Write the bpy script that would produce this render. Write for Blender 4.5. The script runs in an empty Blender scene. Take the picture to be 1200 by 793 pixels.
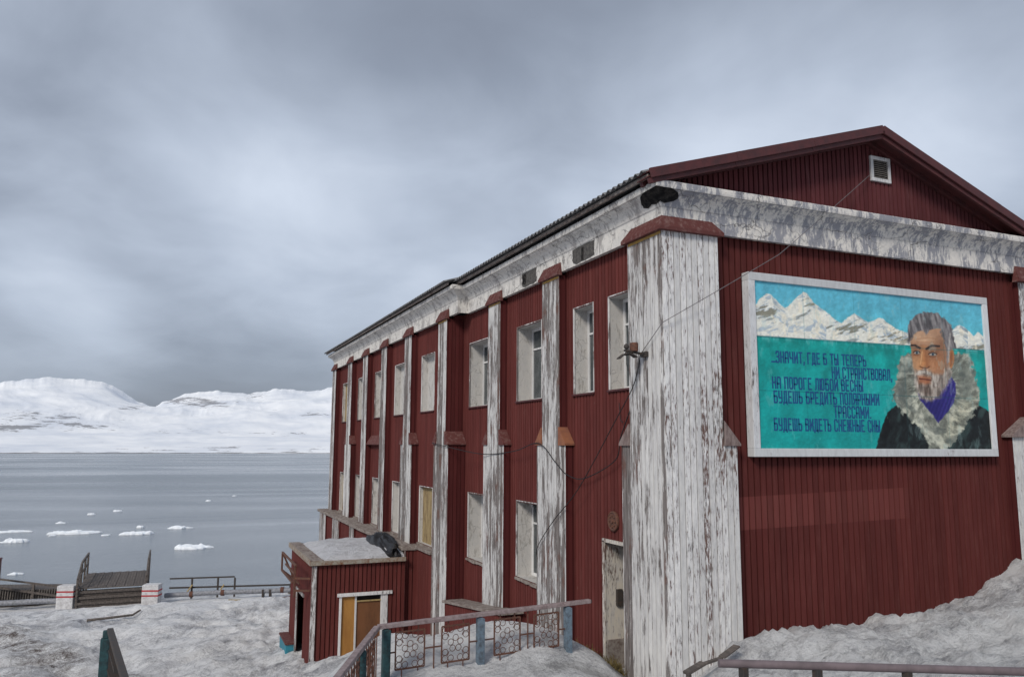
import bpy, math, random
import numpy as np
from mathutils import Vector, Matrix
random.seed(7)
RNG = np.random.default_rng(11)
sc = bpy.context.scene
COL = sc.collection
rad = math.radians

# ------------------------------------------------------------------ camera
# origin = eye of the photographer; X along the gable, Y along the long front, Z up (metres)
cam_d = bpy.data.cameras.new('camera'); cam = bpy.data.objects.new('camera', cam_d); COL.objects.link(cam)
yaw, pitch, roll = 0.3998, 0.134, 0.0049
fw = Vector((math.sin(yaw)*math.cos(pitch), math.cos(yaw)*math.cos(pitch), math.sin(pitch)))
r0 = Vector((math.cos(yaw), -math.sin(yaw), 0)); u0 = r0.cross(fw)
rv = r0*math.cos(roll) + u0*math.sin(roll); uv = rv.cross(fw)
cam.matrix_world = Matrix(((rv.x, uv.x, -fw.x, 0), (rv.y, uv.y, -fw.y, 0), (rv.z, uv.z, -fw.z, 0), (0, 0, 0, 1)))
cam_d.sensor_fit = 'HORIZONTAL'; cam_d.sensor_width = 36; cam_d.lens = 924.26/1200*36
cam_d.clip_start = 0.05; cam_d.clip_end = 30000
sc.camera = cam

# ------------------------------------------------------------------ world, sun, exposure
SUN_EL, SUN_AZ = 36, 232           # azimuth in degrees clockwise from +Y
world = bpy.data.worlds.new('World'); sc.world = world; world.use_nodes = True
wt = world.node_tree; wn = wt.nodes; wl = wt.links
wn.clear()
def wnode(t, **k):
    n = wn.new(t)
    for a, v in k.items(): setattr(n, a, v)
    return n
w_out = wnode('ShaderNodeOutputWorld'); w_bg = wnode('ShaderNodeBackground'); w_bg.inputs['Strength'].default_value = 0.1
w_sky = wnode('ShaderNodeTexSky', sky_type='NISHITA', sun_disc=False)
w_sky.sun_elevation = rad(SUN_EL); w_sky.sun_rotation = rad(SUN_AZ)
w_tc = wnode('ShaderNodeTexCoord'); w_sep = wnode('ShaderNodeSeparateXYZ'); wl.new(w_tc.outputs['Generated'], w_sep.inputs[0])
def wmath(op, a, b=None, clamp=False):
    n = wnode('ShaderNodeMath', operation=op, use_clamp=clamp)
    for i, v in enumerate((a, b)):
        if v is None: continue
        if isinstance(v, (int, float)): n.inputs[i].default_value = v
        else: wl.new(v, n.inputs[i])
    return n.outputs[0]
zc = wmath('ADD', wmath('MAXIMUM', w_sep.outputs[2], 0.0), 0.30)
w_cmb = wnode('ShaderNodeCombineXYZ')
wl.new(wmath('DIVIDE', w_sep.outputs[0], zc), w_cmb.inputs[0]); wl.new(wmath('DIVIDE', w_sep.outputs[1], zc), w_cmb.inputs[1])
w_cmb.inputs[2].default_value = 2.3
def wnoise(scale, detail, rough, dist=0.0, vec=None):
    n = wnode('ShaderNodeTexNoise'); n.inputs['Scale'].default_value = scale; n.inputs['Detail'].default_value = detail
    n.inputs['Roughness'].default_value = rough; n.inputs['Distortion'].default_value = dist
    wl.new(vec or w_cmb.outputs[0], n.inputs['Vector']); return n.outputs['Fac']
big = wnoise(0.95, 5, 0.50, 0.35)
mid = wnoise(3.0, 6, 0.52, 0.4)
el = wnode('ShaderNodeValToRGB')          # brightness of the cloud deck by height above the horizon
cr = el.color_ramp; cr.elements[0].position = 0.0; cr.elements[0].color = (.40, .40, .40, 1)
cr.elements[1].position = 1.0; cr.elements[1].color = (.50, .50, .50, 1)
for p, v in ((.06, .40), (.12, .47), (.22, .64), (.33, .66), (.43, .56), (.52, .46), (.62, .44)):
    e = cr.elements.new(p); e.color = (v, v, v, 1)
wl.new(w_sep.outputs[2], el.inputs[0])
var = wmath('ADD', wmath('MULTIPLY', wmath('SUBTRACT', big, 0.5), 1.45), wmath('MULTIPLY', wmath('SUBTRACT', mid, 0.5), 0.50))
LOBES = [((0.04, 0.979, 0.2), 0.3, 0.15), ((0.038, 0.997, 0.064), 0.16, -0.26), ((-0.13, 0.987, 0.091), 0.14, 0.2), ((-0.124, 0.948, 0.293), 0.22, -0.14), ((0.315, 0.855, 0.412), 0.3, -0.06), ((0.733, 0.561, 0.384), 0.35, 0.05), ((0.637, 0.724, 0.265), 0.3, 0.12)]
def lobe(d, width, amp):      # a thicker or thinner mass in the cloud deck
    dn = Vector(d).normalized(); dp = wnode('ShaderNodeVectorMath', operation='DOT_PRODUCT'); wl.new(w_tc.outputs['Generated'], dp.inputs[0]); dp.inputs[1].default_value = dn
    g = wnode('ShaderNodeMapRange', interpolation_type='SMOOTHSTEP'); wl.new(dp.outputs['Value'], g.inputs[0])
    g.inputs[1].default_value = math.cos(width); g.inputs[2].default_value = 1.0; g.inputs[3].default_value = 0; g.inputs[4].default_value = amp
    return g.outputs[0]
for d_, w_, a_ in LOBES: var = wmath('ADD', var, lobe(d_, w_, a_))
lum = wmath('MULTIPLY', el.outputs[0], wmath('ADD', 1.0, var))
w_col = wnode('ShaderNodeValToRGB')
cr = w_col.color_ramp; cr.elements[0].position = 0.12; cr.elements[0].color = (1.05, 1.16, 1.5, 1)
cr.elements[1].position = 0.85; cr.elements[1].color = (6.0, 6.6, 7.6, 1)
e = cr.elements.new(0.42); e.color = (2.4, 2.75, 3.42, 1)
e = cr.elements.new(0.62); e.color = (4.05, 4.58, 5.5, 1)
wl.new(lum, w_col.inputs[0])
w_mix = wnode('ShaderNodeMix', data_type='RGBA'); w_mix.inputs[0].default_value = 0.93
wl.new(w_sky.outputs[0], w_mix.inputs[6]); wl.new(w_col.outputs[0], w_mix.inputs[7])
wl.new(w_mix.outputs[2], w_bg.inputs['Color']); wl.new(w_bg.outputs[0], w_out.inputs[0])

sun_d = bpy.data.lights.new('sun', 'SUN'); sun = bpy.data.objects.new('sun', sun_d); COL.objects.link(sun)
sun_d.energy = 2.0; sun_d.angle = rad(16); sun_d.color = (1.0, 0.93, 0.83)
sd = Vector((math.sin(rad(SUN_AZ))*math.cos(rad(SUN_EL)), math.cos(rad(SUN_AZ))*math.cos(rad(SUN_EL)), math.sin(rad(SUN_EL))))
sun.rotation_euler = sd.to_track_quat('Z', 'Y').to_euler(); sun.location = sd*60
sc.view_settings.view_transform = 'Standard'; sc.view_settings.look = 'None'
sc.view_settings.exposure = 0.30; sc.view_settings.gamma = 1; sc.view_settings.use_curve_mapping = False

# ------------------------------------------------------------------ materials
class Mat:
    def __init__(s, name, rough=0.85, spec=0.25):
        s.m = bpy.data.materials.new(name); s.m.use_nodes = True
        s.n = s.m.node_tree.nodes; s.l = s.m.node_tree.links
        s.b = s.n['Principled BSDF']; s.b.inputs['Roughness'].default_value = rough
        s.b.inputs['Specular IOR Level'].default_value = spec
        s._o = None
    def node(s, t, **k):
        n = s.n.new(t)
        for a, v in k.items(): setattr(n, a, v)
        return n
    def put(s, sock, v):
        if isinstance(v, (int, float)): sock.default_value = v
        elif isinstance(v, tuple): sock.default_value = v if len(v) == 4 or sock.type == 'VECTOR' else (*v, 1)
        else: s.l.new(v, sock)
    def obj(s):
        if s._o is None: s._o = s.node('ShaderNodeTexCoord').outputs['Object']
        return s._o
    def pos(s): return s.node('ShaderNodeNewGeometry').outputs['Position']
    def noise(s, scale, detail=6, rough=0.6, stretch=None, dist=0, vec=None):
        v = vec or s.obj()
        if stretch:
            mp = s.node('ShaderNodeMapping'); mp.inputs['Scale'].default_value = stretch; s.l.new(v, mp.inputs[0]); v = mp.outputs[0]
        n = s.node('ShaderNodeTexNoise'); n.inputs['Scale'].default_value = scale; n.inputs['Detail'].default_value = detail
        n.inputs['Roughness'].default_value = rough; n.inputs['Distortion'].default_value = dist
        s.l.new(v, n.inputs['Vector']); return n.outputs['Fac']
    def math(s, op, a, b=None, c=None, clamp=False):
        n = s.node('ShaderNodeMath', operation=op, use_clamp=clamp)
        for i, v in enumerate((a, b, c)):
            if v is not None: s.put(n.inputs[i], v)
        return n.outputs[0]
    def ramp(s, f, *stops):
        n = s.node('ShaderNodeMapRange', clamp=True); s.put(n.inputs[0], f)
        for i, v in zip((1, 2, 3, 4), stops): n.inputs[i].default_value = v
        return n.outputs[0]
    def mix(s, f, a, b, blend='MIX'):
        n = s.node('ShaderNodeMix', data_type='RGBA', blend_type=blend); s.put(n.inputs[0], f); s.put(n.inputs[6], a); s.put(n.inputs[7], b)
        return n.outputs[2]
    def attr(s, name):
        n = s.node('ShaderNodeAttribute', attribute_name=name); return n
    def col(s, c): s.put(s.b.inputs['Base Color'], c); return s
    def rough(s, r): s.put(s.b.inputs['Roughness'], r); return s
    def bump(s, h, strength=0.3, dist=0.02):
        n = s.node('ShaderNodeBump'); n.inputs['Strength'].default_value = strength; n.inputs['Distance'].default_value = dist
        s.put(n.inputs['Height'], h); s.l.new(n.outputs[0], s.b.inputs['Normal']); return s

def value(mt, c, f):    # colour times a factor socket
    return mt.mix(1.0, c, mt.math('MULTIPLY', f, 1.0), 'MULTIPLY') if False else mt.mix(1.0, c, f, 'MULTIPLY')

def grey(mt, f):
    n = mt.node('ShaderNodeCombineColor')
    for i in range(3): mt.put(n.inputs[i], f)
    return n.outputs[0]

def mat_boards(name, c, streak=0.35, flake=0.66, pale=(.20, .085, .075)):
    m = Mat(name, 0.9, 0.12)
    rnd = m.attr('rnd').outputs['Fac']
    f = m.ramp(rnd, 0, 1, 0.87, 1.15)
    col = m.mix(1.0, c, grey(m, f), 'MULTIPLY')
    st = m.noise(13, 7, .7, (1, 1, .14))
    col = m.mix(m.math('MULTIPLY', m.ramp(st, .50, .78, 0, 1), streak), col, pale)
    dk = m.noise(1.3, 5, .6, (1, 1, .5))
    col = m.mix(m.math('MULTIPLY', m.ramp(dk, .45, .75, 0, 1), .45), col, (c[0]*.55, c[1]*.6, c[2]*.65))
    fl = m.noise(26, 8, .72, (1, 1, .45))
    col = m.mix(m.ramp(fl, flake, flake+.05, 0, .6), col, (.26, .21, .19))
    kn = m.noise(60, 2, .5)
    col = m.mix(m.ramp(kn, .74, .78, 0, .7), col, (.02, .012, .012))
    m.col(col)
    g = m.noise(30, 6, .7, (1, 1, .07))
    m.bump(m.math('ADD', g, m.math('MULTIPLY', fl, .5)), .35, .006)
    return m.m

def mat_peel(name, wear, red=0.3, stretch=.16,  white=(.74, .735, .72), wood=(.19, .17, .16)):
    m = Mat(name, 0.85, 0.2)
    rnd = m.attr('rnd').outputs['Fac']
    n1 = m.noise(13 if wear > .5 else 34, 9, .72 if wear > .5 else .70, (1, 1, .13 if wear > .5 else .20), .2)
    n2 = m.noise(60, 6, .75, (1, 1, .16))
    n3 = m.noise(1.1, 3, .5, (1, 1, .45))
    t = m.math('ADD', m.math('MULTIPLY', n1, .58), m.math('MULTIPLY', n2, .22))
    t = m.math('ADD', t, m.math('MULTIPLY', n3, .30))
    t = m.math('ADD', t, m.math('MULTIPLY', m.math('SUBTRACT', rnd, .5), .13 if wear > .5 else .07))
    thr = .66 - wear*.20
    peel = m.ramp(t, thr, thr+.045, 0, 1)
    thin = m.ramp(t, thr-.09, thr+.02, 0, .55)
    dirt = m.noise(14, 7, .7, (1, 1, .3))
    wc = m.mix(m.ramp(dirt, .42, .72, 0, .6), white, (.44, .44, .46))
    wc = m.mix(1.0, wc, grey(m, m.ramp(rnd, 0, 1, .80, 1.1)), 'MULTIPLY')
    wc = m.mix(thin, wc, (.40, .395, .41))
    grain = m.noise(55, 6, .7, (1, 1, .04))
    ug = m.mix(m.ramp(grain, .35, .65, 0, 1), (wood[0]*.30, wood[1]*.3, wood[2]*.3), (wood[0]*1.45, wood[1]*1.45, wood[2]*1.5))
    rn = m.noise(3.2, 4, .6, (1, 1, .6))
    ug = m.mix(m.ramp(rn, .62-red*.35, .70-red*.35, 0, .85), ug, (.135, .075, .062))
    col = m.mix(peel, wc, ug)
    rs = m.noise(11, 6, .7, (1, 1, .55))
    col = m.mix(m.ramp(rs, .755, .79, 0, .7), col, (.36, .17, .05))
    m.col(col)
    m.bump(m.math('ADD', m.math('MULTIPLY', peel, -1.0), m.math('MULTIPLY', grain, .4)), .5, .004)
    return m.m

def mat_plaster(name, white=(.66, .66, .67), wear=.5, tint=(.28, .29, .33), brown=(.20, .14, .11), crack=.8):
    m = Mat(name, 0.9, 0.15)
    n1 = m.noise(4.5, 9, .72, (1, 1, .45), .5)
    n2 = m.noise(24, 6, .72, (1, 1, .22))
    t = m.math('ADD', m.math('MULTIPLY', n1, .65), m.math('MULTIPLY', n2, .35))
    thr = .66 - wear*.22
    col = m.mix(m.ramp(m.noise(9, 7, .7), .42, .72, 0, .65), white, (.42, .42, .42))
    col = m.mix(m.ramp(t, thr, thr+.06, 0, .85), col, tint)
    fl = m.noise(24, 6, .75)
    col = m.mix(m.ramp(fl, .62, .67, 0, .8), col, brown)
    vo = m.node('ShaderNodeTexVoronoi', feature='DISTANCE_TO_EDGE'); vo.inputs['Scale'].default_value = 3.2
    wv = m.node('ShaderNodeMix', data_type='VECTOR'); wv.inputs[0].default_value = .18
    nz = m.node('ShaderNodeTexNoise'); nz.inputs['Scale'].default_value = 7; m.l.new(m.obj(), nz.inputs['Vector'])
    m.l.new(m.obj(), wv.inputs[4]); m.l.new(nz.outputs['Color'], wv.inputs[5]); m.l.new(wv.outputs[1], vo.inputs['Vector'])
    ck = m.ramp(vo.outputs['Distance'], 0, .022, 1, 0)
    ck = m.math('MULTIPLY', ck, m.ramp(m.noise(2.1, 3, .5), .40, .52, 0, 1))
    col = m.mix(m.math('MULTIPLY', ck, crack), col, (.09, .085, .085))
    m.col(col)
    m.bump(m.math('SUBTRACT', m.math('ADD', m.math('MULTIPLY', t, .8), m.math('MULTIPLY', fl, .3)), m.math('MULTIPLY', ck, .6)), .6, .012)
    return m.m

def mat_plain(name, c, c2=None, scale=8, rough=.8, spec=.3, b=.3, metal=0, stretch=None, lo=.42, hi=.66, amt=1):
    m = Mat(name, rough, spec); m.b.inputs['Metallic'].default_value = metal
    n = m.noise(scale, 7, .68, stretch)
    m.col(m.mix(m.ramp(n, lo, hi, 0, amt), c, c2 or tuple(v*.6 for v in c)))
    m.bump(n, b, .006); return m.m

def mat_snow(name, clean=(.86, .865, .88), dirt_shade=(.26, .265, .30), bias=.46, track=False):
    m = Mat(name, 0.6, 0.3)
    p = m.pos()
    big = m.noise(.5, 6, .6, None, .6, p)
    md = m.noise(2.6, 9, .70, (1, 1.3, 1), .25, p)
    fine = m.noise(22, 7, .78, (1, 1.2, 1), 0, p)
    vein = m.math('ABSOLUTE', m.math('SUBTRACT', m.noise(1.7, 7, .66, (1, 1.5, 1), .4, p), .5))
    t = m.math('ADD', m.math('ADD', m.math('MULTIPLY', big, .46), m.math('MULTIPLY', md, .38)), m.math('MULTIPLY', fine, .36))
    lo = .572 + (.5-bias)*.5
    col = m.mix(m.ramp(t, lo, lo+.13, 0, .92), clean, dirt_shade)  # grey patches: dirt together with shading of the hollows, put into the albedo
    col = m.mix(m.ramp(vein, .0, .04, .30, 0), col, (.20, .195, .21))
    sp = m.noise(48, 4, .8, None, 0, p)
    col = m.mix(m.ramp(sp, .66, .72, 0, .55), col, (.10, .09, .085))
    if track:
        tr = m.attr('track').outputs['Fac']
        k = m.math('ADD', m.math('MULTIPLY', md, .6), m.math('MULTIPLY', fine, .5))
        col = m.mix(m.math('MULTIPLY', m.ramp(k, .46, .62, 0, 1), tr), col, (.10, .075, .065))
        wet_shade = m.attr('wet').outputs['Fac']
        col = m.mix(m.math('MULTIPLY', m.ramp(k, .36, .6, .3, 1), wet_shade), col, (.07, .06, .045))
    m.col(col)
    m.b.inputs['Subsurface Weight'].default_value = 0.0
    m.bump(m.math('ADD', m.math('MULTIPLY', md, 1.0), m.math('MULTIPLY', fine, .7)), 1.0, .12)
    return m.m

RED = (.112, .029, .026)
M = {}
M['red'] = mat_boards('red_painted_boards', RED)
M['red2'] = mat_boards('red_gable_boards', (.098, .0245, .0225), .30, .68)
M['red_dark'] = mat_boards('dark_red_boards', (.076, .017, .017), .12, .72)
M['red_ped'] = mat_boards('red_pediment_boards', (.098, .029, .032), .40, .72, (.17, .085, .085))
M['red_trim'] = mat_plain('red_brown_trim', (.085, .024, .025), (.055, .02, .022), 6, .6, .35, .25)
M['cap_red'] = mat_plain('faded_red_cap', (.105, .036, .033), (.19, .115, .105), 12, .8, .2, .5, 0, (1, 1, 1), .50, .70)
M['cap_bare'] = mat_plain('rusty_orange_cap', (.26, .105, .055), (.17, .07, .05), 7, .75, .3, .4)
M['cap_grey'] = mat_plain('bare_weathered_wood', (.24, .19, .18), (.11, .075, .07), 22, .85, .2, .6, 0, (1, 1, .3))
M['peel_heavy'] = mat_peel('heavily_peeled_white_boards', .80, .22, .12)
M['peel_mid'] = mat_peel('peeled_white_boards', .64, .18, .12)
M['peel_frame'] = mat_peel('billboard_frame_paint', .02, .1, .3, (.62, .64, .66))
M['peel_light'] = mat_peel('white_boards_with_flakes', .36, .62, .5, (.76, .755, .745))
M['yellow'] = mat_plain('ochre_strip', (.45, .27, .06), (.3, .2, .1), 9)
M['plaster'] = mat_plaster('cornice_plaster', (.66, .64, .61), .70, (.30, .285, .28), (.22, .17, .14))
M['plaster_gable'] = mat_plaster('stained_cornice_plaster', (.68, .65, .61), .86, (.20, .21, .25))
M['reveal'] = mat_plaster('window_reveal_plaster', (.50, .485, .465), .62, (.30, .285, .265), (.22, .18, .15), .22)
M['patch'] = mat_plain('bare_masonry', (.11, .105, .10), (.045, .043, .045), 18, .95, .1, .9)
M['black'] = mat_plain('dark_hole', (.010, .010, .011), (.05, .045, .042), 14, .95, .1)
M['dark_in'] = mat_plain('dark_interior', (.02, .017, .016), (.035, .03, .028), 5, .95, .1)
M['white_frame'] = mat_peel('white_window_frame', .16, .2, .2, (.68, .68, .68))
M['glass'] = mat_plain('old_window_glass', (.035, .045, .05), (.09, .10, .105), 3, .12, .5, .05)
M['ochre'] = mat_plain('ochre_boarding', (.33, .25, .13), (.16, .11, .06), 6, .8, .2, .4, 0, (1, 1, .4))
M['ply'] = mat_plain('orange_plywood', (.38, .19, .05), (.26, .115, .03), 3.5, .7, .3, .15, 0, (1, 1, .25))
M['ply_dark'] = mat_plain('brown_plywood', (.165, .07, .03), (.10, .045, .022), 3, .7, .3, .15, 0, (1, 1, .3))
M['cream'] = mat_peel('cream_peeling_plaster', .40, .5, .5, (.55, .50, .42), (.2, .17, .14))
M['asbestos'] = mat_plain('grey_corrugated_roofing', (.20, .20, .205), (.10, .105, .11), 5, .9, .15, .4)
M['ledge'] = mat_plain('weathered_ledge_board', (.27, .24, .22), (.12, .085, .075), 14, .9, .15, .6, 0, (1, .3, 1))
M['rust'] = mat_plain('rusty_iron', (.13, .055, .035), (.06, .035, .03), 30, .8, .35, .5)
M['iron_red'] = mat_plain('red_brown_painted_iron', (.14, .075, .07), (.09, .045, .045), 20, .6, .4, .3)
M['iron_dark'] = mat_plain('dark_iron', (.035, .033, .033), (.06, .04, .03), 24, .7, .4, .3)
M['rail_top'] = mat_plain('worn_handrail_wood', (.28, .225, .225), (.15, .105, .105), 16, .6, .4, .4, 0, (1, 1, 1))
M['teal'] = mat_plain('teal_painted_post', (.028, .078, .088), (.02, .03, .034), 22, .7, .35, .5)
M['bluegrey'] = mat_plain('blue_grey_painted_post', (.13, .18, .23), (.06, .07, .085), 18, .7, .35, .5)
M['turquoise'] = mat_plain('turquoise_paint', (.03, .22, .30), (.05, .12, .15), 9, .7, .3, .4)
M['pipe_gal'] = mat_plain('grey_pipe_wrap', (.25, .26, .29), (.12, .12, .13), 14, .6, .4, .4)
M['pole_paint'] = mat_plain('mauve_grey_handrail', (.16, .125, .135), (.10, .08, .085), 9, .55, .4, .3)
M['tarp'] = mat_plain('black_tarpaulin', (.012, .012, .014), (.024, .024, .028), 9, .55, .35, .8)
M['wood_dark'] = mat_plain('dark_wet_timber', (.075, .065, .060), (.16, .135, .12), 14, .8, .25, .6, 0, (1, .3, 1))
M['wood_pale'] = mat_plain('grey_timber', (.21, .19, .17), (.10, .09, .085), 16, .85, .2, .5)
M['yellow_wood'] = mat_plain('raw_timber', (.38, .28, .12), (.22, .16, .09), 12)
M['concrete_white'] = mat_plain('whitewashed_concrete', (.60, .60, .61), (.38, .37, .38), 7, .9, .15, .5)
M['stripe_red'] = mat_plain('red_stripe_paint', (.42, .045, .055), (.30, .06, .06), 9, .7)
M['grass'] = mat_plain('dead_grass', (.16, .12, .04), (.08, .06, .025), 5)
M['snow'] = mat_snow('dirty_shaded_melting_snow', track=True)
M['snow_cap'] = mat_snow('roof_snow', (.70, .71, .75), (.42, .42, .44), .38)
M['ice'] = mat_plain('floe_ice', (.80, .83, .87), (.55, .62, .70), .8, .6, .3, .5, 0, None, .5, .8)
M['wire'] = mat_plain('black_cable', (.018, .018, .02), None, 30, .6)
M['wire_grey'] = mat_plain('grey_cable', (.16, .15, .16), None, 30, .6)

# ------------------------------------------------------------------ mesh helpers
class MB:
    def __init__(s): s.v = []; s.f = []; s.mi = []; s.r = []; s.sm = []
    def face(s, pts, mi=0, r=None, sm=False):
        b = len(s.v); s.v += [tuple(p) for p in pts]; s.f.append(tuple(range(b, b+len(pts))))
        s.mi.append(mi); s.r.append(random.random() if r is None else r); s.sm.append(sm)
    def raw(s, vs, fs, mi=0, r=None, sm=False):
        b = len(s.v); s.v += [tuple(p) for p in vs]; r = random.random() if r is None else r
        for f in fs: s.f.append(tuple(b+i for i in f)); s.mi.append(mi); s.r.append(r); s.sm.append(sm)
    def box(s, x0, x1, y0, y1, z0, z1, mi=0):
        vs = [(x, y, z) for z in (z0, z1) for y in (y0, y1) for x in (x0, x1)]
        s.raw(vs, [(0, 2, 3, 1), (4, 5, 7, 6), (0, 1, 5, 4), (2, 6, 7, 3), (0, 4, 6, 2), (1, 3, 7, 5)], mi)
    def bar(s, p, q, w, h, mi=0, up=(0, 0, 1)):
        p, q = Vector(p), Vector(q); d = (q-p).normalized(); up = Vector(up)
        a = d.cross(up)
        if a.length < 1e-4: a = d.cross(Vector((0, 1, 0)))
        a.normalize(); b = a.cross(d)
        vs = [c+a*(sx*w/2)+b*(sz*h/2) for c in (p, q) for sx, sz in ((-1, -1), (1, -1), (1, 1), (-1, 1))]
        s.raw(vs, [(3, 2, 1, 0), (4, 5, 6, 7), (0, 1, 5, 4), (1, 2, 6, 5), (2, 3, 7, 6), (3, 0, 4, 7)], mi)
    def tube(s, pts, r, n=8, mi=0, closed=False):
        pts = [Vector(p) for p in pts]; N = len(pts); rings = []
        rr = r if isinstance(r, (list, tuple)) else [r]*N
        ref = None
        for i, p in enumerate(pts):
            if closed: d = (pts[(i+1) % N]-pts[i-1])
            else: d = pts[min(i+1, N-1)]-pts[max(i-1, 0)]
            d.normalize()
            if ref is None:
                ref = Vector((0, 0, 1)) if abs(d.z) < .9 else Vector((1, 0, 0))
            a = (ref - d*ref.dot(d))
            if a.length < 1e-4: a = d.orthogonal()
            a.normalize(); b = d.cross(a); ref = a
            rings.append([p + (a*math.cos(t)+b*math.sin(t))*rr[i] for t in (2*math.pi*k/n for k in range(n))])
        vs = [v for rg in rings for v in rg]; fs = []
        for i in range(N if closed else N-1):
            for k in range(n):
                j = (i+1) % N
                fs.append((i*n+k, i*n+(k+1) % n, j*n+(k+1) % n, j*n+k))
        s.raw(vs, fs, mi, None, True)
        if not closed:
            s.raw(rings[0][::-1], [tuple(range(n))], mi); s.raw(rings[-1], [tuple(range(n))], mi)
    def prism(s, poly, dvec, mi=0):
        d = Vector(dvec); n = len(poly); a = [Vector(p) for p in poly]; b = [p+d for p in a]
        s.raw(a+b, [tuple(range(n))[::-1], tuple(range(n, 2*n))]+[(i, (i+1) % n, n+(i+1) % n, n+i) for i in range(n)], mi)
    def lathe(s, c, prof, n=16, axis='z', mi=0):
        c = Vector(c); vs = []; fs = []
        for r, h in prof:
            for k in range(n):
                t = 2*math.pi*k/n; a, b = r*math.cos(t), r*math.sin(t)
                vs.append(c+Vector({'z': (a, b, h), 'x': (h, a, b), 'y': (a, h, b)}[axis]))
        for i in range(len(prof)-1):
            for k in range(n): fs.append((i*n+k, i*n+(k+1) % n, (i+1)*n+(k+1) % n, (i+1)*n+k))
        s.raw(vs, fs, mi, None, True)
        s.raw(vs[:n][::-1], [tuple(range(n))], mi); s.raw(vs[-n:], [tuple(range(n))], mi)
    def build(s, name, mats, parent=None, bevel=0, loc=None, fix=True):
        me = bpy.data.meshes.new(name); o = bpy.data.objects.new(name, me); COL.objects.link(o)
        off = Vector((0, 0, 0))
        if parent is not None:
            o.parent = parent; off = WORLD[parent.name]
        elif loc is not None:
            off = Vector(loc); o.location = off
        WORLD[o.name] = off.copy()
        me.from_pydata([(v[0]-off.x, v[1]-off.y, v[2]-off.z) for v in s.v], [], s.f)
        for m in (mats if isinstance(mats, (list, tuple)) else [mats]): me.materials.append(M[m] if isinstance(m, str) else m)
        me.polygons.foreach_set('material_index', s.mi); me.polygons.foreach_set('use_smooth', s.sm)
        at = me.attributes.new('rnd', 'FLOAT', 'FACE'); at.data.foreach_set('value', s.r)
        if bevel:
            b = o.modifiers.new('bevel', 'BEVEL'); b.width = bevel; b.segments = 2; b.limit_method = 'ANGLE'; b.angle_limit = rad(40)
        return o
WORLD = {}
def thing(name, loc, label, cat, group=None):
    o = bpy.data.objects.new(name, None); o.empty_display_size = .3; COL.objects.link(o)
    o.location = loc; WORLD[o.name] = Vector(loc); return tag(o, label, cat, group)
def tag(o, label=None, cat=None, group=None, kind=None):
    if label: o['label'] = label
    if cat: o['category'] = cat
    if group: o['group'] = group
    if kind: o['kind'] = kind
    return o
def copy_tree(o, parent=None):
    c = o.copy(); COL.objects.link(c)
    if parent is not None: c.parent = parent
    WORLD[c.name] = WORLD[o.name].copy()
    for ch in list(o.children): copy_tree(ch, c)
    return c

def boards(mb, axis, plane, sgn, u0, u1, z0, z1, holes=(), w=.104, g=.0125, d=.055, mi=0, phase=0.0):
    """Vertical tongue-and-groove boards with real grooves on the plane axis = plane; sgn = outward direction."""
    f0 = z0 if callable(z0) else (lambda u: z0)
    f1 = z1 if callable(z1) else (lambda u: z1)
    cuts = {u0, u1}
    k = math.floor((u0-phase)/w)-1
    bb = []
    while phase+k*w < u1+w:
        c = phase+k*w; bb.append(c); cuts.update((c-g, c-g*.72, c, c+g*.72, c+g)); k += 1
    for h in holes: cuts.update(h[:2])
    cs = sorted(c for c in cuts if u0-1e-9 <= c <= u1+1e-9)
    def depth(u):
        dd = min(abs(u-c) for c in bb); return d if dd < g*.75 else 0.0
    def P(u, z):
        q = plane - sgn*depth(u)
        return (q, u, z) if axis == 'x' else (u, q, z)
    for a, b in zip(cs[:-1], cs[1:]):
        if b-a < 1e-6: continue
        m_ = (a+b)/2; zz = [(f0, f1)]
        hs = sorted([h for h in holes if h[0] < m_ < h[1]], key=lambda h: h[2])
        segs = []; lo = f0
        for h in hs:
            segs.append((lo, (lambda u, v=h[2]: v))); lo = (lambda u, v=h[3]: v)
        segs.append((lo, f1))
        idx = math.floor((m_-phase)/w); rr = (math.sin(idx*127.1+plane*31.7)*43758.5453) % 1.0
        for s0, s1 in segs:
            if s1(m_)-s0(m_) < 1e-3: continue
            pts = [P(a, s0(a)), P(b, s0(b)), P(b, s1(b)), P(a, s1(a))]
            if (axis == 'x') == (sgn > 0): pass
            else: pts = pts[::-1]
            mb.face(pts, mi, rr)

# ------------------------------------------------------------------ noise for terrain
def vnoise(x, y, seed=0):
    xi = np.floor(x).astype(np.int64); yi = np.floor(y).astype(np.int64); fx = x-xi; fy = y-yi
    fx = fx*fx*fx*(fx*(fx*6-15)+10); fy = fy*fy*fy*(fy*(fy*6-15)+10)
    def h(a, b):
        n = (a*374761393 + b*668265263 + seed*974711) & 0x7fffffff
        n = ((n ^ (n >> 13))*1274126177) & 0x7fffffff
        return ((n ^ (n >> 16)) & 0xffff)/65535.0
    return (h(xi, yi)*(1-fx)+h(xi+1, yi)*fx)*(1-fy)+(h(xi, yi+1)*(1-fx)+h(xi+1, yi+1)*fx)*fy
def fbm(x, y, oct=5, seed=0, gain=.5):
    a, s, t = 1.0, 0.0, 0.0
    for i in range(oct):
        s = s+a*(vnoise(x*2**i+17.3*i, y*2**i-9.1*i, seed+i)-.5); t += a; a *= gain
    return s/t*2
def ridged(x, y, oct=5, seed=0, gain=.55):
    a, s, t = 1.0, 0.0, 0.0
    for i in range(oct):
        s = s+a*(1-2*np.abs(vnoise(x*2**i+5.3*i, y*2**i+3.7*i, seed+i)-.5)); t += a; a *= gain
    return s/t
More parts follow.
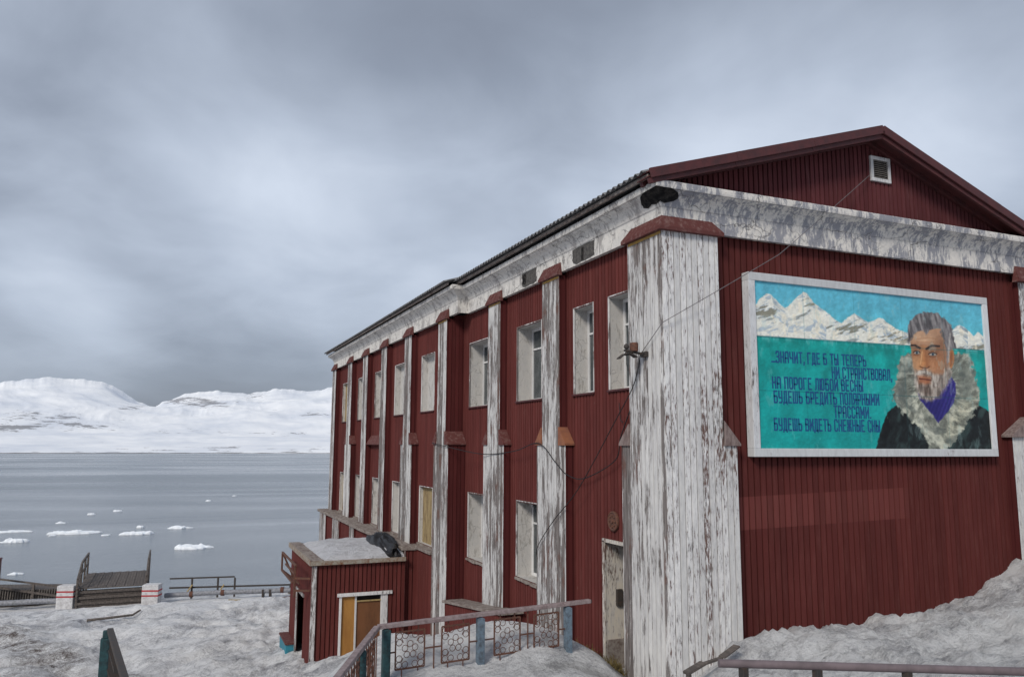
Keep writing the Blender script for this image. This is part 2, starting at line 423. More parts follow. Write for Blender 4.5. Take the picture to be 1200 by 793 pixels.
def grid_mesh(name, X, Y, Z, mat, attrs=None, smooth=True):
    ny, nx = X.shape
    v = np.stack([X, Y, Z], -1).reshape(-1, 3)
    i = np.arange(ny*nx).reshape(ny, nx)
    f = np.stack([i[:-1, :-1], i[:-1, 1:], i[1:, 1:], i[1:, :-1]], -1).reshape(-1, 4)
    me = bpy.data.meshes.new(name); o = bpy.data.objects.new(name, me); COL.objects.link(o)
    me.from_pydata(v.tolist(), [], f.tolist()); me.materials.append(mat)
    me.polygons.foreach_set('use_smooth', [smooth]*len(me.polygons))
    for k, a in (attrs or {}).items():
        at = me.attributes.new(k, 'FLOAT', 'POINT'); at.data.foreach_set('value', a.reshape(-1).astype(np.float32))
    WORLD[o.name] = Vector((0, 0, 0)); return o

# ------------------------------------------------------------------ ground (snow-covered slope down to the quay)
CP = np.array([
 # along the gable wall
 (7.0, 8.9, -2.66), (8.0, 8.9, -2.58), (9.05, 8.9, -2.50), (9.55, 8.9, -2.38), (9.95, 8.9, -2.52), (10.76, 8.9, -2.50), (11.32, 8.9, -2.40),
 (12.0, 8.9, -2.20), (12.43, 8.9, -1.98), (12.8, 8.9, -1.70), (13.5, 8.9, -1.2),
 (6.5, 8.4, -2.66), (6.15, 8.35, -2.80), (7, 7.2, -2.55), (9, 7.2, -2.42), (11, 7.2, -2.0), (12.5, 7, -1.45),
 (5.3, 7.0, -2.75), (5, 5.2, -2.45), (7, 5, -2.05), (10, 5, -1.7), (3.2, 3.2, -2.1), (0, 0, -1.72), (6, 1, -1.7), (12, 2, -1.0), (-4, 2, -2.4), (2, 6, -2.7),
 # landing in front of the door and the snow bank behind the railing
 (5.75, 8.9, -3.12), (5.6, 8.3, -2.95), (5.46, 9.3, -2.97), (4.9, 9.0, -2.84), (4.3, 9.0, -2.76), (3.4, 9.0, -2.72), (2.5, 9.0, -2.74), (1.0, 8.6, -3.05), (-.5, 8.6, -3.15),
 (3.2, 7.2, -2.8), (2.4, 9.6, -2.74), (3.6, 9.55, -2.66), (4.85, 9.6, -2.62), (5.45, 9.8, -2.80), (5.8, 9.7, -3.10),
 (2.5, 10.2, -2.44), (2.85, 10.2, -2.36), (3.15, 10.2, -2.52), (3.5, 10.2, -2.46), (3.9, 10.2, -2.42), (4.25, 10.25, -2.40), (4.65, 10.2, -2.44), (5.1, 10.2, -2.60), (5.5, 10.2, -2.86), (5.85, 10.3, -3.16),
 (5.3, 11.2, -3.0), (4.2, 11.2, -2.75), (3, 11.3, -2.95), (1.4, 10.6, -3.35), (-.6, 10.6, -3.6), (5, 12.6, -3.55), (3, 13, -3.85), (1, 13, -4.15), (-2, 12, -4.2),
 (5.4, 14, -3.7), (5.4, 17.5, -4.2), (4.5, 16, -4.35), (3.2, 16.2, -4.45), (4.9, 18.9, -4.62), (4.2, 18.9, -4.68), (3.6, 18.9, -4.80), (3.05, 18.9, -4.98), (2.2, 17.5, -4.85), (2.5, 19.6, -5.3), (2.4, 22, -5.55),
 # the yard
 (0, 17.5, -5.25), (-3, 17.5, -5.45), (-7, 16, -5.3), (0, 21, -5.65), (-4, 22, -5.95), (-8, 24, -6.1), (1.5, 25, -5.95), (4.5, 27, -6.0), (5.5, 33, -6.25), (0, 29, -6.25), (-5, 30, -6.4), (-12, 28, -6.4),
 (5, 37.2, -6.45), (3, 37.6, -6.50), (0, 38.2, -6.58), (-2, 38.6, -6.64), (-4, 39.0, -6.70), (-7, 40, -6.78), (-14, 41, -7.0), (9, 36, -6.4), (14, 36, -6.3),
 (-12, 10, -4.4), (-12, 2, -3.2), (-16, 20, -5.8), (16, 8, -.6), (18, 2, .2), (16, 20, -2), (16, 30, -5), (9, 20, -4.4), (9, 14, -3.4), (9, 27, -5.5),
], float)
def tps(P, lam=.02):
    n = len(P); d2 = ((P[:, None, :2]-P[None, :, :2])**2).sum(-1)
    K = np.where(d2 > 0, .5*d2*np.log(np.maximum(d2, 1e-12)), 0)+lam*np.eye(n)
    Q = np.c_[np.ones(n), P[:, :2]]; A = np.block([[K, Q], [Q.T, np.zeros((3, 3))]])
    return np.linalg.solve(A, np.r_[P[:, 2], 0, 0, 0])
WTS = tps(CP)
def ground_base(x, y):
    sh = x.shape; x = x.ravel(); y = y.ravel(); z = np.full(x.shape, 0.0)
    z += WTS[-3]+WTS[-2]*x+WTS[-1]*y
    for (px, py, _), w in zip(CP, WTS[:len(CP)]):
        d2 = (x-px)**2+(y-py)**2; z += w*np.where(d2 > 0, .5*d2*np.log(np.maximum(d2, 1e-12)), 0)
    return z.reshape(sh)
def axis_(a): return np.unique(np.round(np.concatenate(a), 4))
gx = axis_([np.arange(-80, -9, 2.2), np.arange(-9, 2, .15), np.arange(2, 14.01, .075), np.arange(14.5, 24, .8), np.arange(25, 60, 3)])
gy = axis_([np.arange(-20, 2, 1.5), np.arange(2, 6, .15), np.arange(6, 11.6, .07), np.arange(11.6, 22, .13), np.arange(22, 41, .2), np.arange(41.5, 50, 1), np.arange(52, 90, 4)])
GX, GY = np.meshgrid(gx, gy)
cx_, cy_ = np.clip(GX, -17, 19), np.clip(GY, 0, 41)
GZ = ground_base(cx_, cy_)
GZ = np.clip(GZ, -7.4, .8)
edge = 40.2 + np.clip(-GX-4, 0, 20)*.12 - np.clip(GX-0, 0, 20)*.42
t_ = np.clip((GY-edge)/55, 0, None)
GZ -= np.clip(GY-edge, 0, 3)*.5 + t_*20
rough_ = np.clip((GY-11)/6, .35, 1.0)
rough_ = np.where((GX > 6.5) & (GY < 10), 1.15, rough_)
lump = fbm(GX*.9, GY*.9, 5, 3)*.16 + (ridged(GX*1.3+fbm(GX, GY, 3, 9)*1.1, GY*1.7, 6, 21, .62)-.55)*.30
mounds = fbm(GX*.35, GY*.55, 3, 77)*.16 + np.tanh(fbm(GX*.55+3, GY*.9, 4, 83)*9)*.10
rut = np.sin((GX+.45*(GY-28.7)+3.7)*3.6+fbm(GX*.5, GY*.5, 3, 19)*2)*.06*np.exp(-((GX+.45*(GY-28.7)+3.2)/1.9)**2)
mounds = mounds+rut
fine_ = (fbm(GX*6, GY*7, 4, 41, .6))*.045
near_wall = np.clip((8.95-GY)/.5, 0, 1)*np.clip((GX-6.6)/.6, 0, 1)
rough_ = rough_*np.clip((37.2-GX*.2-GY)/2.5+.25, .25, 1)
GZ -= .14*np.clip((GY-35+GX*.25)/2, 0, 1)
GZ += (lump+fine_)*rough_ + mounds*np.clip((GY-16)/4, 0, 1)*np.clip((37-GY)/3, 0, 1)
# dirty vehicle track in the lower left of the yard and the bare wet strip by the door, plus painted shade along the bank's foot
tc = -4.6 + (GY-20)*-.02
trk = np.exp(-((GX-(-3.7-(GY-28.7)*.45))/1.0)**2)*np.clip((GY-21)/3, 0, 1)*np.clip((35.5-GY)/3, 0, 1)
trk += .6*np.exp(-((GX-(-5.2-(GY-28.7)*.45))/.35)**2)*np.clip((GY-23)/3, 0, 1)*np.clip((35.5-GY)/3, 0, 1)
trk = np.clip(trk*(.75+1.2*fbm(GX*1.1, GY*1.1, 3, 5)), 0, 1)
wet = np.exp(-((GX-5.72)/.20)**2)*np.exp(-((GY-9.9)/.75)**2)
wet += .5*np.exp(-((GX-5.0)/.9)**2)*np.exp(-((GY-9.18)/.13)**2)  # shaded foot of the snow bank, darkened in the ground colour
wet = np.clip(wet*1.2, 0, 1)
ground = grid_mesh('ground', GX, GY, GZ, M['snow'], {'track': trk, 'wet': wet}); tag(ground, kind='structure')

# ------------------------------------------------------------------ water
mw = Mat('fjord_water', .16, .5)
p = mw.pos()
mw.col(mw.mix(mw.ramp(mw.noise(.006, 4, .5, (.25, 1, 1), .5, p), .4, .65, 0, 1), (.19, .215, .24), (.22, .245, .27)))
band = mw.noise(.007, 3, .5, (.30, 1.2, 1), 1.2, p)
mw.rough(mw.ramp(band, .40, .66, .30, .14))
mw.b.inputs['IOR'].default_value = 1.33
rip = mw.math('ADD', mw.noise(.9, 5, .6, (.55, 1.5, 1), .3, p), mw.math('MULTIPLY', mw.noise(.16, 3, .5, (.8, 1.1, 1), .5, p), 1.0))
nb = mw.node('ShaderNodeBump'); nb.inputs['Distance'].default_value = .5; mw.put(nb.inputs['Strength'], mw.ramp(band, .42, .64, .75, .4)); mw.put(nb.inputs['Height'], rip)
mw.l.new(nb.outputs[0], mw.b.inputs['Normal'])
wx, wy = np.meshgrid(np.linspace(-9000, 9000, 40), np.r_[np.linspace(60, 500, 12), np.linspace(600, 9000, 30)])
water = grid_mesh('water', wx, wy, np.full(wx.shape, -27.0), mw.m); tag(water, kind='structure')

# ------------------------------------------------------------------ snowy hills beyond the fjord
az_k = np.array([-1.3, -.9, -.6, -.35, -.25, -.1762, -.1572, -.1336, -.105, -.0796, -.0663, -.0526, -.039, -.0253, -.0166, -.0033, .0102, .0241, .0496, .0767, .0961, .1108, .1308, .146, .1613, .1744, .22, .3, .5, .8, 1.2, 1.5])
tan_k = np.array([.06, .07, .055, .07, .058, .0623, .0659, .0698, .0702, .0694, .0631, .0539, .0465, .041, .0471, .0524, .0578, .0602, .0609, .0596, .0642, .0671, .0661, .0654, .0667, .0712, .075, .06, .072, .055, .07, .06])
na, nr = 620, 150
A_ = np.concatenate([np.linspace(-1.3, -.24, 70)[:-1], np.linspace(-.24, .26, 480), np.linspace(.26, 1.5, 70)[1:]])
Rr = np.concatenate([np.linspace(2330, 2420, 14)[:-1], np.linspace(2420, 5200, 120), np.linspace(5300, 7000, 12)])
AA, RR = np.meshgrid(A_, Rr)
HX, HY = RR*np.sin(AA), RR*np.cos(AA)
Rridge = 4500 + 250*np.sin(AA*9+1)
w_s = np.clip((RR-Rridge+900)/850, 0, 1); w_s = w_s*w_s*(3-2*w_s)
wk = .055*(1-w_s); target = sum(np.interp(AA+wk*k+.02*(1-w_s)*fbm(HX/700, HY/700, 3, 91), az_k, tan_k) for k in np.linspace(-1, 1, 9))/9*Rridge
s_ = np.clip((RR-2370)/(Rridge-2370), 0, 1.0)
fore = -27 + 42*np.clip((RR-2370)/500, 0, 1)**.8 + 46*np.clip((RR-2870)/700, 0, 1)
u_ = np.clip((RR-3150)/(Rridge-3150), 0, 1)
prof = np.where(u_ < 1, u_**1.35*(1.25-.25*u_), 1)
gul = (ridged(HX/520+fbm(HX/700, HY/700, 3, 8)*.5, HY/900, 5, 13)-.6)
H = fore*(1-prof) + (target)*prof
H += gul*120*prof*(1-prof)*1.4 + fbm(HX/160, HY/160, 4, 31)*9*np.clip((RR-2450)/400, 0, 1)
beyond = np.clip((RR-Rridge)/1500, 0, 1); H -= beyond*260
ridge_n = fbm(AA*140, RR*0, 4, 17)*6*np.exp(-((RR-Rridge)/160)**2); H += ridge_n
H = np.where(RR < 2372, -29, H)
ROCK = np.zeros_like(H)
def rk(a, t, sa, st, w):      # rocks cluster around azimuth a and elevation tangent t
    global ROCK
    ROCK = ROCK + w*np.exp(-((AA-a)/sa)**2)*np.exp(-((H/RR-t)/st)**2)
rk(.005, .050, .030, .006, 1.0); rk(.035, .047, .03, .006, .9); rk(.088, .056, .02, .006, .8); rk(.15, .035, .02, .006, .7); rk(-.045, .040, .016, .005, .8)
rk(-.135, .027, .045, .009, .8); rk(-.165, .015, .03, .004, 1.0); rk(-.08, .018, .05, .005, .6); rk(.13, .013, .05, .004, .55); rk(.02, .012, .1, .004, .4); rk(.1, -.006, .3, .003, .6); rk(-.02, -.0100, .3, .0007, .7)
ROCK = np.clip(ROCK, 0, 1)
mh = Mat('snow_and_rock', .8, .1); ph = mh.pos()
rn = mh.noise(.016, 8, .72, (.7, .7, 2.6), .3, ph); rn2 = mh.noise(.045, 5, .7, (.5, .5, 3), .2, ph)
kk = mh.math('ADD', mh.math('MULTIPLY', rn, .6), mh.math('MULTIPLY', rn2, .4))
rm = mh.ramp(mh.math('ADD', kk, mh.math('MULTIPLY', mh.attr('rock').outputs['Fac'], .165)), .625, .675, 0, 1)
sn = mh.mix(mh.ramp(mh.noise(.004, 5, .6, None, .2, ph), .4, .65, 0, 1), (.84, .86, .89), (.66, .70, .77))
mh.col(mh.mix(mh.math('MULTIPLY', rm, .8), sn, (.20, .20, .215)))
hills = grid_mesh('hills', HX, HY, H, mh.m, {'rock': ROCK}); tag(hills, kind='structure')
# dark strip of wet beach at the water line
sx, sr = np.meshgrid(np.linspace(-1.3, 1.5, 300), np.array([2364., 2371., 2380.]))
mbch = mat_plain('wet_beach', (.10, .09, .085), (.22, .20, .19), .03, .9)
bz = np.array([-27.6, -26.2, -25.6])[:, None]+fbm(sx*300, sr*0, 3, 4)*.7
beach = grid_mesh('beach', sr*np.sin(sx), sr*np.cos(sx), bz, mbch); tag(beach, kind='structure')

# ------------------------------------------------------------------ the red building
XW, XL = 6.0, 5.764            # wall planes of the near and the far stretch of the long front
F1, F2 = 5.846, 5.585          # pilaster fronts
YG, YP = 8.86, 8.71            # gable wall, gable pilaster front
XE, YE = 13.45, 31.45          # far corners
bld = thing('building', (9.7, 20.0, -4.0), 'large two storey red boarded hall with peeling white pilasters and a gabled roof', 'building')
ZT = 2.96
winA = [(15.5, 16.63), (12.82, 13.94), (10.887, 11.557), (9.70, 10.40)]
winB = [(18.5, 19.61), (21.2, 22.33), (23.92, 24.82), (26.42, 27.36), (29.15, 30.1)]
ZU0, ZU1, ZL0, ZL1 = .83, 2.235, -2.42, -1.055
DOOR = (9.72, 10.59, -3.35, -1.43)
mb = MB()
hA = [(a, b, ZU0, ZU1) for a, b in winA]+[(a, b, ZL0, ZL1) for a, b in winA[:2]]+[DOOR]
boards(mb, 'x', XW, -1, 8.95, 17.1, -5.2, ZT, hA)
hB = [(a, b, ZU0, ZU1) for a, b in winB]+[(a, b, ZL0, ZL1) for a, b in winB]
boards(mb, 'x', XL, -1, 17.06, YE, -6.2, ZT, hB)
mb.face([(XL, 17.06, -5.2), (XW, 17.06, -5.2), (XW, 17.06, ZT), (XL, 17.06, ZT)], 0)
mb.build('long_wall', 'red', bld)
mb = MB(); boards(mb, 'y', YG, -1, F1, XE, -3.6, ZT)
mb.build('gable_wall', 'red2', bld)
# repainted patch: a paler rectangle left where something used to hang, real paint with its own edges
mb = MB()
boards(mb, 'x', XE, 1, YG, YE, -6, 3.5); boards(mb, 'y', YE, 1, XL, XE, -6.5, 3.5)
mb.build('rear_wall', 'red', bld)
m = Mat('faded_red_boards', .9, .12)
rnd = m.attr('rnd').outputs['Fac']
c = m.mix(1.0, (.126, .035, .032), grey(m, m.ramp(rnd, 0, 1, .82, 1.18)), 'MULTIPLY')
c = m.mix(m.ramp(m.noise(7, 6, .65, (1, 1, .15)), .5, .75, 0, .25), c, (.22, .09, .08))
m.col(c); M['red_faded'] = m.m
mb = MB(); boards(mb, 'y', YG-.002, -1, 7.02, 10.30, lambda u: -1.13+(u-7.17)*.022, lambda u: -.69+(u-7.17)*.026)
mb.build('faded_panel', 'red_faded', bld)
# pediment
PKX, PKZ, RLX, RLZ, RRX, RRZ = 9.80, 4.90, 5.62, 3.62, XE+.05, 3.51
def rake(u): return RLZ+(u-RLX)*(PKZ-RLZ)/(PKX-RLX) if u < PKX else PKZ+(u-PKX)*(RRZ-PKZ)/(RRX-PKX)
mb = MB(); boards(mb, 'y', YG, -1, 5.9, XE, 3.46, lambda u: max(3.47, rake(u)-.06), w=.09)
mb.build('pediment', 'red_ped', bld)
mb = MB(); mb.bar((5.75, 8.80, 3.545), (XE+.1, 8.80, 3.545), .11, .085)
mb.bar((5.75, 8.745, 3.508), (XE+.1, 8.745, 3.508), .06, .012)
for s, e in (((RLX, RLZ), (PKX, PKZ)), ((PKX, PKZ), (RRX, RRZ))):     # frieze board under the barge board
    a, b = Vector((s[0], 8.82, s[1]-.12)), Vector((e[0], 8.82, e[1]-.12)); mb.bar(a, b, .07, .075)
mb.build('pediment_trim', 'red_trim', bld, .006)
# roof: two slabs, corrugated eave, barge boards
mb = MB()
YF = 8.50
def slab(xa, za, xb, zb, y0, y1, th):
    mb.raw([(xa, y0, za), (xb, y0, zb), (xb, y1, zb), (xa, y1, za), (xa, y0, za-th), (xb, y0, zb-th), (xb, y1, zb-th), (xa, y1, za-th)],
           [(0, 1, 2, 3), (7, 6, 5, 4), (0, 4, 5, 1), (1, 5, 6, 2), (2, 6, 7, 3), (3, 7, 4, 0)])
slab(5.60, 3.60, PKX, PKZ, 8.72, YE+.2, .05); slab(PKX, PKZ, XE+.15, RRZ, 8.72, YE+.2, .05)
roof = mb.build('roof', 'asbestos', bld)
mb = MB()
def corrug(y0, y1, xe, ze, xi, zi, wl=.146, amp=.022):
    n = int((y1-y0)/wl*8); rows = []
    for i in range(n+1):
        y = y0+(y1-y0)*i/n; a = amp*math.sin(2*math.pi*y/wl)
        jit = .012*math.sin(math.floor(y/1.1)*12.9) ; rows.append((y, a, jit))
    for (ya, aa, ja), (yb, ab, jb) in zip(rows[:-1], rows[1:]):
        p = [(xe+ja, ya, ze+aa), (xe+ja, yb, ze+ab), (xi, yb, zi+ab), (xi, ya, zi+aa)]
        q = [(v[0], v[1], v[2]-.012) for v in p]
        mb.raw(p+q, [(0, 3, 2, 1), (4, 5, 6, 7), (0, 1, 5, 4), (2, 3, 7, 6)], 0, None)
corrug(8.60, 16.35, 5.50, 3.605, 6.6, 3.96); corrug(16.3, YE+.25, 5.27, 3.575, 6.6, 3.99)
mb.build('corrugated_sheet', 'asbestos', roof)
mb = MB()
mb.bar((5.60, 8.60, 3.555), (5.60, 16.35, 3.555), .04, .05); mb.bar((5.36, 16.35, 3.53), (5.36, YE+.2, 3.53), .04, .05)
mb.build('eave_board', 'ledge', roof, .004)
mb = MB()
for s, e in (((RLX-.06, RLZ-.02), (PKX, PKZ)), ((PKX, PKZ), (RRX+.12, RRZ-.04))):
    d = (Vector((e[0], 0, e[1]))-Vector((s[0], 0, s[1]))).normalized()
    for y, dz, w, h in ((YF, 0, .035, .13), (YF+.05, -.10, .05, .07)):
        p, q = Vector((s[0], y, s[1]-.045+dz)), Vector((e[0], y, e[1]-.045+dz)); L = (q-p)
        k = 3
        for i in range(k): mb.bar(p+L*(i/k)+(d*.004 if i else Vector()), p+L*((i+1)/k), w, h+.004*(i % 2))
    mb.bar((s[0], YF+.17, s[1]-.005), (e[0], YF+.17, e[1]-.005), .36, .018); mb.bar((s[0], YF+.20, s[1]-.075), (e[0], YF+.20, e[1]-.075), .28, .018)
mb.build('barge_board', 'red_trim', roof, .004)
# vent
vx0, vx1, vz0, vz1 = 9.87, 10.29, 4.155, 4.565
mb = MB(); t = .055
mb.box(vx0, vx1, YG-.035, YG+.01, vz0, vz0+t); mb.box(vx0, vx1, YG-.035, YG+.01, vz1-t, vz1)
mb.box(vx0, vx0+t, YG-.034, YG+.01, vz0+t, vz1-t); mb.box(vx1-t, vx1, YG-.034, YG+.01, vz0+t, vz1-t)
vent = mb.build('vent', 'white_frame', bld, .004)
mb = MB(); mb.box(vx0+t, vx1-t, YG-.006, YG-.001, vz0+t, vz1-t); mb.build('backing', 'black', vent)
mb = MB()
for i in range(9):
    z = vz0+t+.02+i*.033; mb.bar((vx0+t, YG-.02, z), (vx1-t, YG-.02, z), .026, .006, 0, (0, -.7, .7))
mb.build('louvre', 'wood_pale', vent)

# cornice: profile swept along gable, corner, long front, with the outward step of the far stretch
prof = [(-.14, 2.93), (-.03, 2.915), (-.03, 3.20), (-.015, 3.215), (-.005, 3.25), (.02, 3.30), (.065, 3.35), (.125, 3.385), (.135, 3.40), (.175, 3.405), (.180, 3.43), (.180, 3.485), (.165, 3.505), (-.16, 3.51)]
def corn(path, mat, name, parent):
    mb = MB(); rings = []
    for (x, y, nx, ny) in path: rings.append([(x+nx*d, y+ny*d, z) for d, z in prof])
    n = len(prof)
    for i in range(len(rings)-1):
        sub = 1
        a, b = rings[i], rings[i+1]
        for k in range(n-1): mb.face([a[k], b[k], b[k+1], a[k+1]], 0, .5)
    for r in (rings[0], rings[-1][::-1]): mb.raw(r, [tuple(range(n))])
    return mb.build(name, mat, parent)
cg = corn([(XE+.1, YP, 0, -1), (F1, YP, -1, -1)], 'plaster_gable', 'gable_cornice', bld)
Fc2 = F1-.245
cl = corn([(F1, YP, -1, -1), (F1, 16.42, -1, -1), (Fc2, 16.42, -1, -1), (Fc2, YE+.05, -1, 1)], 'plaster', 'long_cornice', bld)
# broken places in the cornice
def rough_patch(c, axis, w, h, dep, name, mat, parent, seed):
    rg = random.Random(seed); n = 18; mb = MB(); front = []; back = []
    for k in range(n):
        t = 2*math.pi*k/n; sq = 1/max(abs(math.cos(t)), abs(math.sin(t)))
        rr = sq**.97*(.90+.14*rg.random()); a, b = w/2*rr*math.cos(t), h/2*rr*math.sin(t)
        if axis == 'x': front.append((c[0]-dep, c[1]+a, c[2]+b)); back.append((c[0]+.01, c[1]+a*1.05, c[2]+b*1.05))
        else: front.append((c[0]+a, c[1]-dep, c[2]+b)); back.append((c[0]+a*1.05, c[1]+.01, c[2]+b*1.05))
    ctr = (c[0]-dep, c[1], c[2]) if axis == 'x' else (c[0], c[1]-dep, c[2])
    vs = front+back+[ctr]; fs = [(i, n+i, n+(i+1) % n, (i+1) % n) for i in range(n)]+[(2*n, i, (i+1) % n) for i in range(n)]
    mb.raw(vs, fs); return mb.build(name, mat, parent)
rough_patch((F1+.03, 13.10, 3.075), 'x', .66, .30, .006, 'broken_plaster', 'patch', cl, 1)
rough_patch((F1+.03, 10.98, 3.07), 'x', .74, .28, .006, 'broken_plaster', 'patch', cl, 12)
rough_patch((F1+.022, 10.99, 3.06), 'x', .07, .22, .004, 'dark_gap', 'black', cl, 4)
rough_patch((F1+.022, 13.30, 3.08), 'x', .16, .20, .004, 'dark_gap', 'black', cl, 7)
# hole at the corner of the cove: a dark ragged break following the moulding
def pf(t):
    t = min(max(t, 0), len(prof)-1.001); k = int(t); f = t-k
    return prof[k][0]*(1-f)+prof[k+1][0]*f, prof[k][1]*(1-f)+prof[k+1][1]*f
st = [((F1, 9.10, -1, 0), 4.6, 5.6), ((F1, 9.00, -1, 0), 4.0, 7.3), ((F1, 8.90, -1, 0), 4.5, 8.6), ((F1, 8.80, -1, 0), 4.1, 9.0), ((F1, YP, -1, -1), 4.4, 9.2), ((5.90, YP, 0, -1), 4.0, 9.0), ((5.97, YP, 0, -1), 4.4, 8.2), ((6.04, YP, 0, -1), 4.8, 6.9), ((6.09, YP, 0, -1), 5.4, 6.0)]
mb = MB(); rows = []
for (x, y, nx, ny), a, b in st:
    r_ = []
    for k in range(6):
        d, z = pf(a+(b-a)*k/5); d += .010; z -= .006; r_.append((x+nx*d, y+ny*d, z))
    rows.append(r_)
for a, b in zip(rows[:-1], rows[1:]):
    for k in range(5): mb.face([a[k], b[k], b[k+1], a[k+1]])
mb.build('dark_hole', 'black', cg)

# pilasters: white front boards, red flanks, a sloping red cap under the cornice, sloping caps on the shoulders
def capwedge(mb, front, u0, u1, zb, zt, back, over=.06, mi=0, axis='x', lip=.045):
    """sloping board cap: drip edge in front at zb, leaning back to zt at 'back'"""
    def P(d, u, z): return (d, u, z) if axis == 'x' else (u, d, z)
    s = front-over; i = .10
    A = [P(s, u0-over, zb), P(s, u1+over, zb), P(back, u1+.01, zt), P(back, u0-.01, zt)]
    B = [P(s, u0-over, zb-lip), P(s, u1+over, zb-lip), P(back, u1+over, zb-lip), P(back, u0-over, zb-lip)]
    mb.raw(A+B, [(0, 1, 2, 3), (4, 7, 6, 5), (0, 4, 5, 1), (1, 5, 6, 2), (2, 6, 7, 3), (3, 7, 4, 0)], mi)
def shoulder(mb, front, back, ua, ub, z0, z1, over=.035, mi=0):
    """wedge from the shoulder edge ua (z0) rising to the shaft edge ub (z1)"""
    s = -1 if ua < ub else 1
    x0, x1 = front-.03, back
    ue = ua+s*over
    vs = [(x0, ue, z0), (x1, ue, z0), (x1, ub, z1), (x0, ub, z1), (x0, ue, z0-.035), (x1, ue, z0-.035), (x1, ub, z0-.035), (x0, ub, z0-.035)]
    mb.raw(vs, [(0, 1, 2, 3), (4, 7, 6, 5), (0, 4, 5, 1), (1, 5, 6, 2), (2, 6, 7, 3), (3, 7, 4, 0)], mi)
def pilaster(front, wall, y0, y1, s, zbot, mat, flank=None, capmat='cap_red', sh='cap_red', wallnear=None, seed=0, zcap=2.90):
    wallnear = wallnear or wall; ph = y0+.02*seed
    mb = MB()
    boards(mb, 'x', front, -1, y0, y1, 0.0, zcap-.03, (), .094, .0078, .034, 0, ph)
    boards(mb, 'x', front, -1, y0-s, y1+s, zbot, 0.0, (), .094, .0078, .034, 0, ph)
    for ya, z0, z1 in ((y0, .0, zcap-.03), (y0-s, zbot, 0.)):
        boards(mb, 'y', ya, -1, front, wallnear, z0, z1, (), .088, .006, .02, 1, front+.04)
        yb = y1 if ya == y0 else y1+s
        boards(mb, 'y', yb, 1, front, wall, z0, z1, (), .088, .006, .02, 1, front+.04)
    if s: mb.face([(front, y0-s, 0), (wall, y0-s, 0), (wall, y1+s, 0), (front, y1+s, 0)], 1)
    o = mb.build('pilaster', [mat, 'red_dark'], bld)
    mb = MB(); capwedge(mb, front, y0, y1, zcap, zcap+.20, front+.035)
    for k in (.33, .66):
        y = y0+(y1-y0)*k; mb.bar((front-.055, y, zcap+.014), (front+.03, y, zcap+.196), .012, .01)
    mb.build('cap', capmat, o, .004)
    if s:
        for ua, ub, wl_ in ((y0-s, y0, wallnear), (y1+s, y1, wall)):
            mb = MB(); shoulder(mb, front, wl_-.003, ua, ub, .03, .30); mb.build('shoulder_cap', sh, o, .004)
    if flank:
        mb = MB(); mb.box(front-.004, front+.02, y0+.01, y1-.01, zcap-.085, zcap-.05); mb.build('ochre_strip', 'yellow', o)
    return o
pilaster(F1, XW, 11.80, 12.47, .22, -3.4, 'peel_heavy', True, sh='cap_bare', seed=1)
pilaster(F1, XW, 14.44, 15.09, .22, -3.6, 'peel_heavy', True, sh='cap_red', seed=2)
pilaster(F2, XL, 17.05, 17.69, .22, -5.2, 'peel_heavy', True, wallnear=XW, seed=3)
pilaster(F2, XL, 20.01, 20.68, .22, -2.5, 'peel_heavy', seed=4)
pilaster(F2, XL, 22.67, 23.33, .0, -2.5, 'peel_heavy', seed=5)
pilaster(F2, XL, 25.18, 25.88, .0, -2.5, 'peel_mid', seed=6)
pilaster(F2, XL, 27.68, 28.36, .22, -2.5, 'peel_mid', seed=7)
pilaster(F2, XL, 30.70, 31.42, .0, -2.5, 'peel_heavy', seed=8)
# a long sloping cap across one bay of the far stretch
mb = MB(); capwedge(mb, XL-.10, 23.36, 25.15, .03, .28, XL-.003, .05); mb.build('bay_cap', 'cap_red', bld, .004)
# corner pilaster: white on both faces
mb = MB()
zb = -4.2
boards(mb, 'x', F1, -1, YP, 9.58, .0, 2.90, (), .098, .0078, .036, 0, YP)
boards(mb, 'x', F1, -1, YP, 9.81, zb, .0, (), .098, .0078, .036, 0, YP)
boards(mb, 'y', YP, -1, F1, 6.765, .0, 2.90, (), .096, .0078, .036, 1, F1)
boards(mb, 'y', YP, -1, F1, 6.985, zb, .0, (), .096, .0078, .036, 1, F1)
boards(mb, 'x', 6.765, 1, YP, YG, 0, 2.90, (), .09, .006, .02, 2, YP); boards(mb, 'x', 6.985, 1, YP, YG, zb, 0, (), .09, .006, .02, 2, YP)
boards(mb, 'y', 9.58, 1, F1, XW, 0, 2.90, (), .09, .006, .02, 2, F1); boards(mb, 'y', 9.81, 1, F1, XW, zb, 0, (), .09, .006, .02, 2, F1)
mb.face([(F1, 9.5, 0), (XW, 9.5, 0), (XW, 9.81, 0), (F1, 9.81, 0)], 1); mb.face([(6.7, YP, 0), (6.985, YP, 0), (6.985, YG, 0), (6.7, YG, 0)], 1)
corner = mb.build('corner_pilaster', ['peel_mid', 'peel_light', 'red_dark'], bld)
mb = MB()
ov, zc0, zc1, bk, lip = .07, 2.915, 3.09, .034, .05
A = [(F1-ov, YP-ov), (F1-ov, 9.58+ov), (6.765+ov, YP-ov)]
mb.raw([(F1-ov, YP-ov, zc0), (F1-ov, 9.58+ov, zc0), (F1+bk, 9.52, zc1), (F1+bk, YP+bk, zc1), (F1-ov, YP-ov, zc0-lip), (F1-ov, 9.58+ov, zc0-lip), (F1+bk, 9.58+ov, zc0-lip), (F1+bk, YP+bk, zc0-lip)],
       [(0, 1, 2, 3), (0, 4, 5, 1), (1, 5, 6, 2), (4, 7, 6, 5)])
